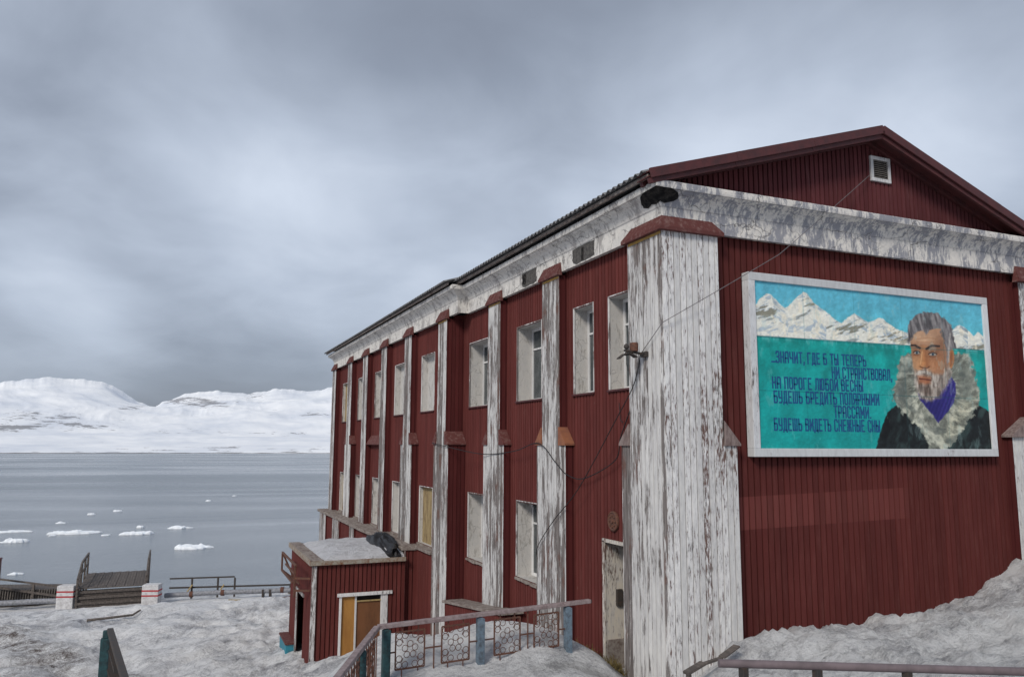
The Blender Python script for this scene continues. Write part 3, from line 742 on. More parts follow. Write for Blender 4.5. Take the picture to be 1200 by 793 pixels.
mb.raw([(F1-ov, YP-ov, zc0), (6.765+ov, YP-ov, zc0), (6.70, YP+bk, zc1), (F1+bk, YP+bk, zc1), (F1-ov, YP-ov, zc0-lip), (6.765+ov, YP-ov, zc0-lip), (6.765+ov, YP+bk, zc0-lip), (F1+bk, YP+bk, zc0-lip)],
       [(3, 2, 1, 0), (1, 5, 4, 0), (2, 6, 5, 1), (5, 6, 7, 4)])
for k in range(1, 9):
    y = YP+k*.1; mb.bar((F1-ov+.004, y, zc0+.006), (F1+bk, y, zc1-.002), .010, .008)
for k in range(1, 9):
    x = F1+k*.1; mb.bar((x, YP-ov+.004, zc0+.006), (x, YP+bk, zc1-.002), .010, .008)
mb.build('cap', 'cap_red', corner, .004)
mb = MB(); mb.box(F1-.005, F1+.02, YP+.02, 9.56, 2.825, 2.862); mb.build('ochre_strip', 'yellow', corner)
mb = MB(); shoulder(mb, F1, XW-.003, 9.81, 9.58, .03, .30); mb.build('shoulder_cap', 'cap_grey', corner, .004)
mb = MB()
x0, x1, y0_, y1_ = 6.765, 6.985, YP-.03, YG-.003
mb.raw([(x1+.05, y0_, .03), (x1+.05, y1_, .03), (x0+.1, y1_, .34), (x0, y0_, .34), (x1+.05, y0_, -.0), (x1+.05, y1_, -.0), (x0, y1_, -.0), (x0, y0_, -.0)],
       [(3, 2, 1, 0), (4, 5, 6, 7), (0, 1, 5, 4), (1, 2, 6, 5), (2, 3, 7, 6), (3, 0, 4, 7)])
mb.build('shoulder_cap', 'cap_grey', corner, .006)
# right gable pilaster
mb = MB(); xa, xs = 12.94, 12.50
boards(mb, 'y', YP, -1, xa, XE, 0.17, 2.78, (), .096, .0078, .036, 0, xa); boards(mb, 'y', YP, -1, xs+.0, XE, -3, .17, (), .096, .0078, .036, 0, xa)
boards(mb, 'x', xa, -1, YP, YG, .17, 2.78, (), .09, .006, .02, 1, YP); boards(mb, 'x', xs, -1, YP, YG, -3, .17, (), .09, .006, .02, 1, YP)
mb.face([(xs, YP, .17), (xa, YP, .17), (xa, YG, .17), (xs, YG, .17)], 1)
o = mb.build('pilaster', ['peel_light', 'red_dark'], bld)
mb = MB(); capwedge(mb, YP, xa, XE, 2.80, 3.05, YP+.033, .10, 0, 'y'); mb.build('cap', 'cap_red', o, .004)
mb = MB()
mb.raw([(xs-.06, YP-.05, .20), (xs-.06, YG-.003, .20), (xa, YG-.003, .50), (xa, YP-.05, .50), (xs-.06, YP-.05, .16), (xs-.06, YG-.003, .16), (xa, YG-.003, .172), (xa, YP-.05, .172)],
       [(0, 1, 2, 3), (7, 6, 5, 4), (4, 5, 1, 0), (5, 6, 2, 1), (6, 7, 3, 2), (7, 4, 0, 3)])
mb.build('shoulder_cap', 'cap_grey', o, .006)

# windows
def window(plane, y0, y1, z0, z1, kind, dep=.41):
    x0, x1 = plane+.004, plane+dep
    mb = MB(); e = .012
    # plaster reveal: four faces plus a thin proud rim
    mb.face([(x0, y1, z0), (x1, y1, z0), (x1, y1, z1), (x0, y1, z1)]); mb.face([(x1, y0, z0), (x0, y0, z0), (x0, y0, z1), (x1, y0, z1)])
    mb.face([(x0, y0, z1), (x0, y1, z1), (x1, y1, z1), (x1, y0, z1)]); mb.face([(x0, y1, z0), (x0, y0, z0), (x1, y0, z0), (x1, y1, z0)])
    o = mb.build('window', 'reveal', bld)
    mb = MB(); t = .03
    for a in ((y0-.012, y0+t*.3), (y1-t*.3, y1+.018)): mb.box(plane-.006, plane+.02, a[0], a[1], z0, z1+.01)
    mb.box(plane-.006, plane+.02, y0-.012, y1+.018, z1+.01, z1+.028)
    mb.build('casing', 'peel_mid', o, .003)
    if kind == 'ochre':
        mb = MB(); mb.box(plane+.10, plane+.13, y0, y1, z0, z1); mb.build('boarding', 'ochre', o)
    elif kind == 'board':
        mb = MB(); boards(mb, 'x', plane+.16, -1, y0, y1, z0, z1, (), .24, .006, .008); mb.build('boarding', 'reveal', o)
    else:
        mb = MB(); f = .055; xf = x1-.10
        mb.box(xf, xf+.06, y0, y1, z0, z0+f); mb.box(xf, xf+.06, y0, y1, z1-f, z1)
        for a in (y0, (y0+y1)/2-f/2, y1-f): mb.box(xf+.001, xf+.059, a, a+f, z0+f, z1-f)
        mb.box(xf+.004, xf+.056, y0+f, y1-f, z1-.42, z1-.385)
        mb.build('frame', 'white_frame', o, .004)
        mb = MB(); mb.box(xf+.025, xf+.031, y0, y1, z0, z1); mb.build('pane', 'glass', o)
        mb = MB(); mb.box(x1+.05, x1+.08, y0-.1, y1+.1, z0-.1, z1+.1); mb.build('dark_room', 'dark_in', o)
    mb = MB()
    if z0 > 0: mb.box(plane-.035, plane+.03, y0-.03, y1+.03, z0-.035, z0-.004)
    else:
        rg = random.Random(int(y0*100)); n = 8
        for i in range(n):
            a, b = y0+(y1-y0)*i/n, y0+(y1-y0)*(i+1)/n
            mb.box(plane-.03-.03*rg.random(), plane+.05, a, b-.003, z0-.05-.02*rg.random(), z0-.003-.012*rg.random())
    mb.build('sill', 'red_trim' if z0 > 0 else 'ledge', o, .004)
    return o
for i, (a, b) in enumerate(winA): window(XW, a, b, ZU0, ZU1, 'glass', .41 if i < 2 else .35)
for a, b in winA[:2]: window(XW, a, b, ZL0, ZL1, 'glass')
for i, (a, b) in enumerate(winB): window(XL, a, b, ZU0, ZU1, 'board' if i < 4 else 'ochre')
for i, (a, b) in enumerate(winB): window(XL, a, b, ZL0, ZL1, 'ochre' if i in (0, 4) else 'board')
# doorway
y0, y1, z0, z1 = DOOR
mb = MB(); x0, x1 = XW+.003, XW+.55
mb.face([(x0, y1, z0), (x1, y1, z0), (x1, y1, z1), (x0, y1, z1)]); mb.face([(x1, y0, z0), (x0, y0, z0), (x0, y0, z1), (x1, y0, z1)])
mb.face([(x0, y0, z1), (x0, y1, z1), (x1, y1, z1), (x1, y0, z1)]); mb.face([(x0, y1, z0), (x0, y0, z0), (x1, y0, z0), (x1, y1, z0)])
mb.bar((XW-.01, y1+.02, z0), (XW-.01, y1+.02, z1+.02), .03, .06); mb.bar((XW-.01, y0, z1+.03), (XW-.01, y1+.05, z1+.03), .03, .05)
door = mb.build('doorway', 'cream', bld)
mb = MB(); mb.box(XW+.45, XW+.49, y0, y1, z0, z1); mb.build('door', 'wood_dark', door)
mb = MB(); mb.box(XW+.17, XW+.27, y1-.05, y1-.004, -2.36, -2.12); mb.build('lock_box', 'iron_dark', door, .006)
mb = MB(); mb.box(XW+.02, XW+.5, y1-.02, y1-.003, -3.3, -2.83); mb.build('kick_board', 'ledge', door, .004)
# round cover plate on the wall by the door
mb = MB(); mb.lathe((XW-.006, 10.30, -1.10), [(.145, 0), (.145, -.03), (.125, -.04), (.115, -.03), (.03, -.03), (.028, -.05), (.001, -.05)], 26, 'x')
for k in range(8):
    t = 2*math.pi*k/8; mb.lathe((XW-.036, 10.30+.08*math.cos(t), -1.10+.08*math.sin(t)), [(.016, 0), (.014, -.016), (.001, -.018)], 8, 'x')
plate = mb.build('round_plate', 'rust', None, .003, (XW, 10.30, -1.10))
tag(plate, 'rusty round iron cover plate fixed to the red wall above the side door', 'plate')
# basement that stands proud of the far stretch
mb = MB()
boards(mb, 'x', 5.60, -1, 17.9, 19.2, -5.4, -2.52); boards(mb, 'x', 5.30, -1, 19.2, YE+.05, -6.6, -2.56)
boards(mb, 'y', 19.2, -1, 5.30, 5.60, -5.4, -2.52)
mb.build('basement_wall', 'red', bld)
mb = MB(); mb.bar((5.30, 19.19, -5.2), (5.30, 19.19, -2.52), .035, .035); mb.build('corner_trim', 'cap_grey', bld, .003)
mb = MB()
mb.box(5.54, XL-.002, 17.93, 19.16, -2.52, -2.45)
for i in range(6):
    a, b = 19.165+i*2.06, 19.165+(i+1)*2.06-.01; mb.box(5.22-.01*(i % 3), XL-.002, a, b, -2.56, -2.48+.008*(i % 2))
mb.build('ledge', 'ledge', bld, .008)
for a, b in ((29.9, 31.2), (27.3, 28.55), (24.9, 25.6)):
    mb = MB(); boards(mb, 'x', 5.24, -1, a, b, -6.4, -2.575, (), .094, .0078, .034, 0)
    for y, s in ((a, -1), (b, 1)): boards(mb, 'y', y, s, 5.24, 5.30, -6.4, -2.575, (), .09, .006, .02, 1)
    mb.build('base_pilaster', ['peel_heavy', 'red_dark'], bld)
# lean-to plinth between the near pilasters with a tilted cover plank
mb = MB(); boards(mb, 'x', 5.52, -1, 13.5, 16.7, -5, lambda u: -3.02-(u-13.5)*.11); boards(mb, 'y', 16.7, 1, 5.52, XW, -5, -3.38)
boards(mb, 'y', 13.5, -1, 5.52, XW, -5, -3.03)
pl = mb.build('plinth', 'red', bld)
mb = MB(); mb.bar((5.70, 13.42, -2.97), (5.70, 16.75, -3.335), .46, .05); mb.build('cover_plank', 'ledge', pl, .008)

# ------------------------------------------------------------------ annex (small entrance block)
ax0, ax1, ay0, ay1, az0, az1 = 3.10, 5.295, 19.10, 22.7, -6.0, -2.80
anx = thing('annex', (4.2, 20.9, -5.2), 'small flat roofed red boarded annex with snow on its roof', 'building')
wx0, wx1, wz0, wz1 = 3.76, 4.88, -4.95, -3.53
mb = MB()
boards(mb, 'y', ay0, -1, ax0, ax1, az0, az1, [(wx0, wx1, wz0, wz1)])
ady0, ady1, adz0, adz1 = 20.3, 21.45, -5.5, -3.70
boards(mb, 'x', ax0, -1, ay0, ay1, az0-.6, az1, [(ady0, ady1, adz0, adz1)])
boards(mb, 'y', ay1, 1, ax0, ax1, az0, az1)
mb.build('wall', 'red', anx)
mb = MB(); mb.box(ax0-.02, ax0+.09, ay0-.02, ay0+.02, az0, az1); mb.build('corner_trim', 'peel_mid', anx, .004)
mb = MB(); mb.box(ax0-.07, ax1-.005, ay0-.07, ay1+.05, -2.76, -2.70)
mb.box(ax0-.07, ax0+.22, ay0-.06, ay1+.05, -2.70, -2.665)
roofa = mb.build('roof', 'ledge', anx, .012)
m_ = mat_plain('rusted_edge_metal', (.30, .28, .24), (.16, .07, .035), 13, .8, .3, .4); M['rust_edge'] = m_
mb = MB(); mb.box(ax0-.075, ax1-.005, ay0-.085, ay0-.07, -2.785, -2.685); mb.box(ax0-.085, ax0-.07, ay0-.085, ay1+.05, -2.785, -2.66)
mb.build('edge_flashing', 'rust_edge', roofa, .003)
# window of the annex, boarded
mb = MB(); yf = ay0-.012
mb.box(wx0-.08, wx1+.10, yf-.035, ay0+.02, wz1, wz1+.075)
mb.box(wx0-.03, wx0+.03, yf, ay0+.10, wz0, wz1-.001); mb.box(wx1-.16, wx1, yf, ay0+.10, wz0, wz1-.001)
mb.box(wx0+.34, wx0+.385, ay0+.015, ay0+.07, wz0, wz1-.002)
wa = mb.build('window', 'white_frame', anx, .004)
mb = MB(); mb.box(wx0+.03, wx0+.34, ay0+.03, ay0+.05, wz0, wz1-.003); mb.build('plywood', 'ply', wa)
mb = MB(); mb.box(wx0+.385, wx1-.16, ay0+.045, ay0+.06, wz0, wz1-.12); mb.build('plywood', 'ply_dark', wa)
mb = MB(); mb.box(wx0+.385, wx1-.16, ay0+.012, ay0+.045, wz1-.145, wz1-.115); mb.build('rail', 'yellow_wood', wa)
mb = MB(); mb.box(wx0+.03, wx1-.16, ay0+.09, ay0+.10, wz0, wz1); mb.build('dark_room', 'dark_in', wa)
# doorway in the left side
mb = MB()
mb.box(ax0+.25, ax0+.3, ady0, ady1, adz0, adz1); d_ = mb.build('doorway', 'dark_in', anx)
mb = MB(); mb.box(ax0-.03, ax0+.02, ady0-.06, ady1+.06, adz1, adz1+.07); mb.box(ax0-.02, ax0+.02, ady1, ady1+.06, adz0, adz1); mb.build('casing', 'peel_mid', d_, .004)
for a, b, z0, z1 in ((21.5, 22.75, -5.9, -5.02), (19.3, 20.2, -5.9, -5.28)):
    mb = MB(); mb.box(ax0-.22, ax0-.002, a, b, z0, z1-.05); o = mb.build('side_plinth', 'turquoise', anx, .006)
    mb = MB(); mb.box(ax0-.24, ax0-.003, a-.02, b+.02, z1-.048, z1); mb.build('plinth_board', 'cap_red', o, .005)
# bent awning frame on the annex's left wall
mb = MB(); q = 2.76
for p in (((q, 21.95, -2.82), (q, 19.45, -2.82)), ((q, 21.95, -3.27), (q, 19.9, -3.27)), ((q, 21.95, -2.82), (q, 21.95, -3.27)), ((q, 19.55, -2.82), (q, 19.55, -3.55)),
          ((q, 21.2, -3.02), (q, 19.6, -3.02)), ((q, 19.55, -3.12), (ax0, 19.35, -3.12)), ((q, 21.95, -2.82), (ax0, 21.95, -3.55)), ((q, 21.95, -3.27), (ax0, 21.0, -3.50)), ((q, 19.55, -3.4), (ax0, 19.4, -3.4))):
    mb.bar(p[0], p[1], .045, .045)
o = mb.build('awning_frame', 'rust', None, .004, (ax0, 20.7, -3.1)); tag(o, 'bent rusty iron frame bolted to the left side wall of the annex', 'metal frame')
# snow on the annex roof
sx, sy = np.meshgrid(np.linspace(ax0+.24, ax1-.02, 46), np.linspace(ay0+.02, ay1-.1, 60))
e_ = np.minimum(np.minimum(sx-(ax0+.24), 10), np.minimum(sy-ay0-.02, ay1-.1-sy))
sz = -2.69 + np.clip(e_/.5, 0, 1)**.6*.17 + fbm(sx*2.2, sy*2.2, 4, 51)*.05 - .02
o = grid_mesh('roof_snow', sx, sy, sz, M['snow_cap']); tag(o, 'white sheet of old snow lying on the flat annex roof', 'snow', None, 'stuff')
# black tarpaulin bundle on the annex roof
n1, n2 = 60, 30
th, ph_ = np.meshgrid(np.linspace(0, 2*math.pi, n1), np.linspace(0, math.pi/2*1.15, n2))
rr = 1 + (ridged(np.cos(th)*1.5+3, np.sin(th)*1.5+ph_*1.3, 3, 66)-.6)*.55 + fbm(np.cos(th)*5, np.sin(th)*5+ph_*4, 3, 61)*.12
tx = 5.05+.30*rr*np.cos(th)*np.sin(ph_); ty = 20.45+1.45*rr*np.sin(th)*np.sin(ph_); tz = -2.72+.40*rr*np.cos(ph_)
tx = np.minimum(tx, 5.56); ty = np.maximum(ty, 19.08); tx[:, -1] = tx[:, 0]; ty[:, -1] = ty[:, 0]; tz[:, -1] = tz[:, 0]
o = grid_mesh('tarpaulin_bundle', tx, ty, np.maximum(tz, -2.72), M['tarp'], None, False); o.data.polygons.foreach_set('use_smooth', [True]*len(o.data.polygons)); tag(o, 'crumpled black tarpaulin bundle lying on the annex roof against the wall', 'tarpaulin')

# ------------------------------------------------------------------ billboard with the painting
BX0, BX1, BZ0, BZ1, BY = 7.29, 12.17, -.145, 2.435, YG-.10
bb = thing('billboard', ((BX0+BX1)/2, YG, BZ0), 'large painted turquoise board with snowy peaks, verse and bearded man in fur', 'sign')
t = .115
mb = MB(); y0, y1 = BY-.035, YG+.01
mb.box(BX0, BX1, y0, y1, BZ0, BZ0+t); mb.box(BX0, BX1, y0, y1, BZ1-t, BZ1)
mb.box(BX0, BX0+t, y0+.002, y1, BZ0+t, BZ1-t); mb.box(BX1-t, BX1, y0+.002, y1, BZ0+t, BZ1-t)
mb.build('frame', 'peel_frame' if 'peel_frame' in M else 'white_frame', bb, .006)
px0, px1, pz0, pz1 = BX0+t, BX1-t, BZ0+t, BZ1-t
# the painting: evaluated point by point on a fine sheet (a painted picture, colours are its own pigments)
HM = np.array([[511.08511, 18.73792, 888.1653], [103.54905, -190.23729, 526.77263], [.20558, .0274, 1.0]]); HI = np.linalg.inv(HM)
def c1(x, y): return (x/3.303+870, y/3.303+310)
def c2(x, y): return (x/4.405+1000, y/4.405+350)
def plane_pt(px, py):
    q = HI @ np.array([px, py, 1.0]); return q[0]/q[2], q[1]/q[2]
NU, NV = 520, 268
UU, VV = np.meshgrid(np.linspace(0, 1, NU), np.linspace(0, 1, NV))
den = HM[2, 0]*UU+HM[2, 1]*VV+1
PX = (HM[0, 0]*UU+HM[0, 1]*VV+HM[0, 2])/den; PY = (HM[1, 0]*UU+HM[1, 1]*VV+HM[1, 2])/den
wob = fbm(UU*70, VV*36, 3, 101)*1.7; wob2 = fbm(UU*70, VV*36, 3, 131)*1.7
def pmask(pts, soft=.6, conv=None, wb=.6):
    P_ = [conv(*p) for p in pts] if conv else pts
    X_, Y_ = PX+wob*wb, PY+wob2*wb
    ins = np.zeros(PX.shape, bool); dm = np.full(PX.shape, 1e9)
    for (xa, ya), (xb, yb) in zip(P_, P_[1:]+P_[:1]):
        if ya != yb:
            cr_ = ((ya > Y_) != (yb > Y_)) & (X_ < (xb-xa)*(Y_-ya)/(yb-ya)+xa); ins ^= cr_
        dx, dy = xb-xa, yb-ya; L = dx*dx+dy*dy+1e-9
        tt = np.clip(((X_-xa)*dx+(Y_-ya)*dy)/L, 0, 1); dm = np.minimum(dm, np.hypot(X_-xa-tt*dx, Y_-ya-tt*dy))
    sd_ = np.where(ins, dm, -dm); return np.clip(sd_/soft*.5+.5, 0, 1)
def lmask(pts, w, conv=c2, soft=.5):
    P_ = [conv(*p) for p in pts]; dm = np.full(PX.shape, 1e9)
    for (xa, ya), (xb, yb) in zip(P_[:-1], P_[1:]):
        dx, dy = xb-xa, yb-ya; L = dx*dx+dy*dy+1e-9
        tt = np.clip(((PX-xa)*dx+(PY-ya)*dy)/L, 0, 1); dm = np.minimum(dm, np.hypot(PX-xa-tt*dx, PY-ya-tt*dy))
    return np.clip((w/4.405/2-dm)/soft+.5, 0, 1)
def emask(cx, cy, rx, ry, soft=.5, ang=0):
    x, y = c2(cx, cy); rx, ry = rx/4.405, ry/4.405
    dx, dy = PX-x, PY-y; ca, sa = math.cos(ang), math.sin(ang)
    r_ = np.sqrt(((dx*ca+dy*sa)/rx)**2+((-dx*sa+dy*ca)/ry)**2); return np.clip((1-r_)*min(rx, ry)/soft+.5, 0, 1)
IMG = np.zeros(PX.shape+(3,))
def lay(mask, c, k=1.0):
    global IMG
    c = np.array(c, float)/255 if not isinstance(c, np.ndarray) else c
    mk = (mask*k)[..., None]; IMG = IMG*(1-mk)+c*mk
n_a = fbm(UU*18, VV*9, 5, 201); n_b = fbm(UU*90, VV*50, 4, 211); n_c = fbm(UU*45, VV*14, 5, 221)
def vary(c, *ns):
    c = np.array(c, float)/255; o = np.repeat(c[None, None, :], PX.shape[0], 0).repeat(PX.shape[1], 1)
    for n, a in ns: o = o*(1+n[..., None]*a)
    return np.clip(o, 0, 1)
sea_y = c1(0, 275)[1] + (PX-c1(50, 0)[0])*.0615
lay(np.ones(PX.shape), vary((92, 188, 204), (n_a, .18), (n_c, .10)))
lay(np.clip((sea_y-PY)/45, 0, 1), (98, 176, 208), .5)
# peaks
mt_ = [(38, 165), (62, 135), (95, 110), (110, 112), (140, 145), (165, 165), (182, 158), (210, 130), (240, 103), (255, 110), (280, 148), (300, 160), (330, 182), (360, 208), (388, 228), (412, 205), (440, 186), (468, 206), (492, 222), (512, 216), (540, 203), (566, 222), (600, 246), (640, 262), (700, 280), (790, 285), (815, 250), (845, 230), (880, 256), (898, 275), (914, 258), (932, 276), (945, 330), (40, 276)]
MK = pmask(mt_, .6, c1)*np.clip((sea_y-PY)/.5+.5, 0, 1)
pk = [c1(*p) for p in ((105, 110), (248, 103), (440, 186), (545, 203), (845, 230), (914, 258))]
dd_ = np.full(PX.shape, 1e9); side = np.zeros(PX.shape); hgt = np.zeros(PX.shape)
for (x, y) in pk:
    d_ = np.abs(PX-x)+.35*np.abs(PY-y); s_k = (PX-x)-(PY-y)*.18+n_c*9
    side = np.where(d_ < dd_, s_k, side); hgt = np.where(d_ < dd_, PY-y, hgt); dd_ = np.minimum(d_, dd_)
lay(MK, vary((232, 232, 222), (n_b, .05)))
diag = fbm((PX*.05+PY*.16)*1.3, (PX*.05-PY*.03), 4, 231, .6); diag2 = fbm((PX*.10-PY*.15)*1.3, (PX*.05+PY*.04), 4, 233, .6)
lay(MK*np.clip((np.where(side > 0, diag2, diag)+.02)/.25, 0, 1), (168, 186, 202), .8)
lay(MK*np.clip(side/3, 0, 1)*np.clip(1-hgt/26, 0, 1)*np.clip((diag2+.32)/.3, 0, 1), (120, 138, 150), .75)
lay(MK*np.clip((diag-.16)/.12, 0, 1)*np.clip((hgt-4)/10, 0, 1)*np.clip(1-(hgt-24)/16, 0, 1), (128, 122, 100), .75)
lay(MK*np.clip((n_c-.22)/.1, 0, 1), (244, 236, 214), .6)
# sea
SEA = np.clip((PY-sea_y)/.5+.5, 0, 1)
lay(SEA, vary((16, 152, 146), (n_a, .25), (n_c, .12)))
lay(SEA*np.clip((PY-sea_y)/70, 0, 1), (18, 158, 160), .5)
lay(SEA*np.exp(-((PY-sea_y)/4.5)**2)*np.clip((fbm(UU*70, VV*4, 4, 241)+.05)/.3, 0, 1), (150, 208, 206), .55)
lay(np.exp(-((PY-sea_y)/.55)**2), (20, 84, 92), .8)
lay(SEA*np.exp(-((UU-.4)/.10)**2-((VV-.42)/.16)**2)*np.clip(n_c+.5, 0, 1), (70, 192, 196), .45)
# coat
coat = [(118, 772), (135, 715), (158, 645), (182, 582), (225, 545), (260, 570), (400, 700), (470, 700), (640, 540), (668, 552), (697, 575), (706, 640), (709, 772)]
CT = pmask(coat, .6, c2); lay(CT, vary((24, 30, 32), (n_b, .5)))
lay(CT*np.clip((fbm(PX*.12+PY*.05, PY*.05, 4, 251)-.02)/.5, 0, 1), (64, 86, 84), .7)
lay(CT*np.clip((fbm(PX*.10, PY*.06, 3, 255)-.05)/.4, 0, 1), (8, 10, 12), .7)
# hood of fur
hood = [(302, 276), (262, 284), (242, 318), (236, 360), (228, 405), (212, 468), (214, 530), (250, 572), (292, 612), (332, 652), (362, 695), (388, 738), (396, 772), (482, 772), (520, 722), (562, 672), (612, 592), (652, 530), (646, 470), (622, 372), (616, 322), (590, 282), (540, 274), (480, 300)]
FU = pmask(hood, 1.2, c2, 2.2)
hx_, hy_ = c2(430, 420); fa_ = np.arctan2(PY-hy_, PX-hx_); fr_ = np.hypot(PX-hx_, PY-hy_)
strand = fbm(fa_*9+fr_*.05, fr_*.13, 4, 261, .6); strand2 = fbm(fa_*4, fr_*.16+2, 3, 265)
lay(FU, vary((142, 146, 134), (strand, .55)))
lay(FU*np.clip((strand+.05)/.4, 0, 1), (206, 206, 188), .75)
lay(FU*np.clip((-strand2-.04)/.35, 0, 1), (92, 100, 96), .7)
for pg, c_, k in (([(255, 310), (235, 400), (225, 500), (262, 560), (300, 520), (292, 420), (296, 330)], (92, 100, 98), .55), ([(520, 300), (600, 320), (630, 440), (600, 520), (545, 540), (535, 430)], (86, 94, 90), .60),
                  ([(330, 560), (372, 600), (430, 680), (420, 740), (360, 650), (320, 600)], (216, 216, 200), .6), ([(560, 520), (640, 500), (600, 580), (520, 690), (470, 720), (480, 640)], (222, 216, 188), .6),
                  ([(250, 300), (292, 285), (288, 330), (262, 400), (245, 400)], (190, 192, 178), .55)):
    lay(pmask(pg, 6, c2, 3)*FU*np.clip(strand+.75, 0, 1), c_, k)
lay(pmask([(385, 560), (440, 640), (500, 590), (520, 560), (470, 660), (430, 690)], 5, c2, 2)*FU, (96, 100, 96), .5)
# neck of the jumper
SW = pmask([(338, 480), (400, 520), (470, 440), (508, 398), (528, 430), (530, 485), (510, 545), (442, 632), (378, 552), (350, 520)], .7, c2)
lay(SW, (50, 44, 124)); xr, yr = c2(430, 560)
rib = np.sin((PX*.9+PY*.35)*1.6+n_b*1.2); lay(SW*np.clip(rib, 0, 1), (36, 28, 104), .6); lay(SW*np.clip(-rib-.3, 0, 1), (74, 66, 156), .6)
lay(SW*pmask([(340, 480), (420, 530), (470, 500), (440, 632), (378, 552)], 4, c2), (30, 24, 90), .5)
# head
FC = pmask([(304, 200), (330, 165), (400, 150), (458, 150), (474, 190), (490, 250), (503, 300), (503, 350), (480, 400), (430, 440), (350, 440), (324, 385), (314, 340), (305, 270)], .7, c2)
lay(FC, vary((186, 146, 116), (n_b, .12)))
lay(FC*pmask([(395, 165), (480, 180), (505, 300), (500, 380), (430, 430), (440, 330), (452, 270), (430, 230)], 9, c2), (138, 98, 76), .7)
lay(FC*pmask([(318, 190), (380, 175), (420, 190), (420, 230), (370, 245), (330, 235)], 9, c2), (212, 174, 142), .8)
lay(FC*pmask([(305, 235), (360, 250), (352, 292), (312, 300)], 8, c2), (112, 66, 42), .75)
lay(FC*pmask([(378, 250), (448, 240), (456, 292), (394, 304)], 8, c2), (112, 66, 42), .75)
lay(FC*pmask([(316, 310), (350, 305), (345, 350), (325, 370)], 8, c2), (208, 148, 96), .7)
lay(FC*pmask([(400, 312), (450, 305), (458, 350), (420, 372)], 8, c2), (190, 122, 76), .7)
lay(pmask([(362, 245), (378, 250), (392, 320), (398, 348), (380, 356), (352, 354), (346, 338), (356, 310)], 3.5, c2)*FC, (206, 142, 90), .85)
lay(pmask([(376, 262), (388, 300), (400, 345), (382, 354), (380, 320)], 3.5, c2), (132, 76, 46), .7)
lay(lmask([(350, 346), (362, 352), (386, 354), (397, 347)], 6), (92, 50, 34), .8)
lay(lmask([(362, 270), (356, 312), (352, 334)], 5), (232, 182, 130), .7)
for ex, ey, rx in ((334, 275, 15), (415, 283, 19)):
    lay(emask(ex, ey, rx+4, 10), (92, 56, 40), .7); lay(emask(ex, ey+1, rx, 7), (176, 170, 160), .85); lay(emask(ex+1, ey+1, 6.5, 7), (70, 92, 106)); lay(emask(ex+1, ey+1, 3, 3.5), (16, 16, 18))
    lay(lmask([(ex-rx-2, ey-1), (ex-5, ey-8), (ex+6, ey-8), (ex+rx+2, ey)], 4), (44, 26, 20), .9); lay(lmask([(ex-rx, ey+12), (ex, ey+15), (ex+rx, ey+11)], 4), (112, 66, 44), .7)
lay(lmask([(308, 238), (326, 238), (350, 252)], 11), (58, 44, 40), .95); lay(lmask([(384, 256), (410, 240), (448, 242)], 12), (58, 44, 40), .95)
lay(lmask([(330, 205), (400, 200), (440, 206)], 3), (160, 106, 68), .6); lay(lmask([(335, 222), (420, 220)], 3), (160, 106, 68), .5)
lay(pmask([(498, 262), (512, 252), (524, 262), (524, 320), (512, 355), (500, 352)], .7, c2), (186, 126, 82)); lay(pmask([(506, 275), (516, 270), (516, 325), (506, 340)], 1.5, c2), (118, 70, 46), .8)
# beard and moustache
BD = pmask([(316, 372), (334, 366), (362, 362), (386, 362), (412, 380), (440, 392), (472, 372), (496, 338), (504, 382), (494, 432), (464, 474), (432, 508), (402, 526), (372, 518), (345, 492), (328, 440)], 2.6, c2, 1.8)
st_b = fbm(PX*.42, PY*.10, 4, 271, .6)
lay(BD, vary((158, 146, 136), (st_b, .5))); lay(BD*np.clip((st_b+.1)/.6, 0, 1), (214, 206, 196), .8); lay(BD*np.clip((-st_b-.02)/.4, 0, 1), (98, 88, 82), .7)
lay(BD*pmask([(430, 420), (500, 350), (500, 430), (440, 510), (400, 522), (410, 470)], 6, c2), (110, 98, 92), .45)
lay(pmask([(340, 396), (372, 392), (404, 402), (402, 430), (374, 440), (344, 430)], 2, c2), (170, 104, 70), .85)
lay(lmask([(346, 408), (374, 411), (404, 416)], 7), (96, 44, 36), .9)
lay(pmask([(362, 445), (392, 438), (402, 480), (384, 500), (366, 478)], 3, c2), (74, 56, 48), .7)
lay(lmask([(334, 384), (352, 372), (372, 374)], 12)*np.clip(st_b+.9, 0, 1), (216, 206, 194), .85); lay(lmask([(376, 374), (402, 384), (420, 402), (428, 440)], 14)*np.clip(st_b+.9, 0, 1), (204, 196, 186), .7)
# hair
HR = pmask([(296, 232), (294, 160), (300, 118), (336, 82), (384, 64), (430, 70), (472, 92), (506, 132), (520, 180), (528, 250), (518, 256), (502, 262), (498, 320), (490, 330), (486, 262), (470, 205), (456, 158), (436, 148), (404, 160), (378, 186), (370, 162), (338, 168), (316, 186), (306, 212)], .8, c2, 1.4)
st_h = fbm(PX*.42-PY*.10, PY*.07+PX*.05, 4, 281, .5)
lay(HR, vary((112, 108, 110), (st_h, .25))); lay(HR*np.clip((st_h+.15)/.9, 0, 1), (176, 172, 170), .6); lay(HR*np.clip((-st_h-.04)/.8, 0, 1), (52, 50, 54), .6)
lay(lmask([(505, 180), (498, 250), (496, 320)], 10)*np.clip(st_h+.8, 0, 1), (188, 182, 176), .7)
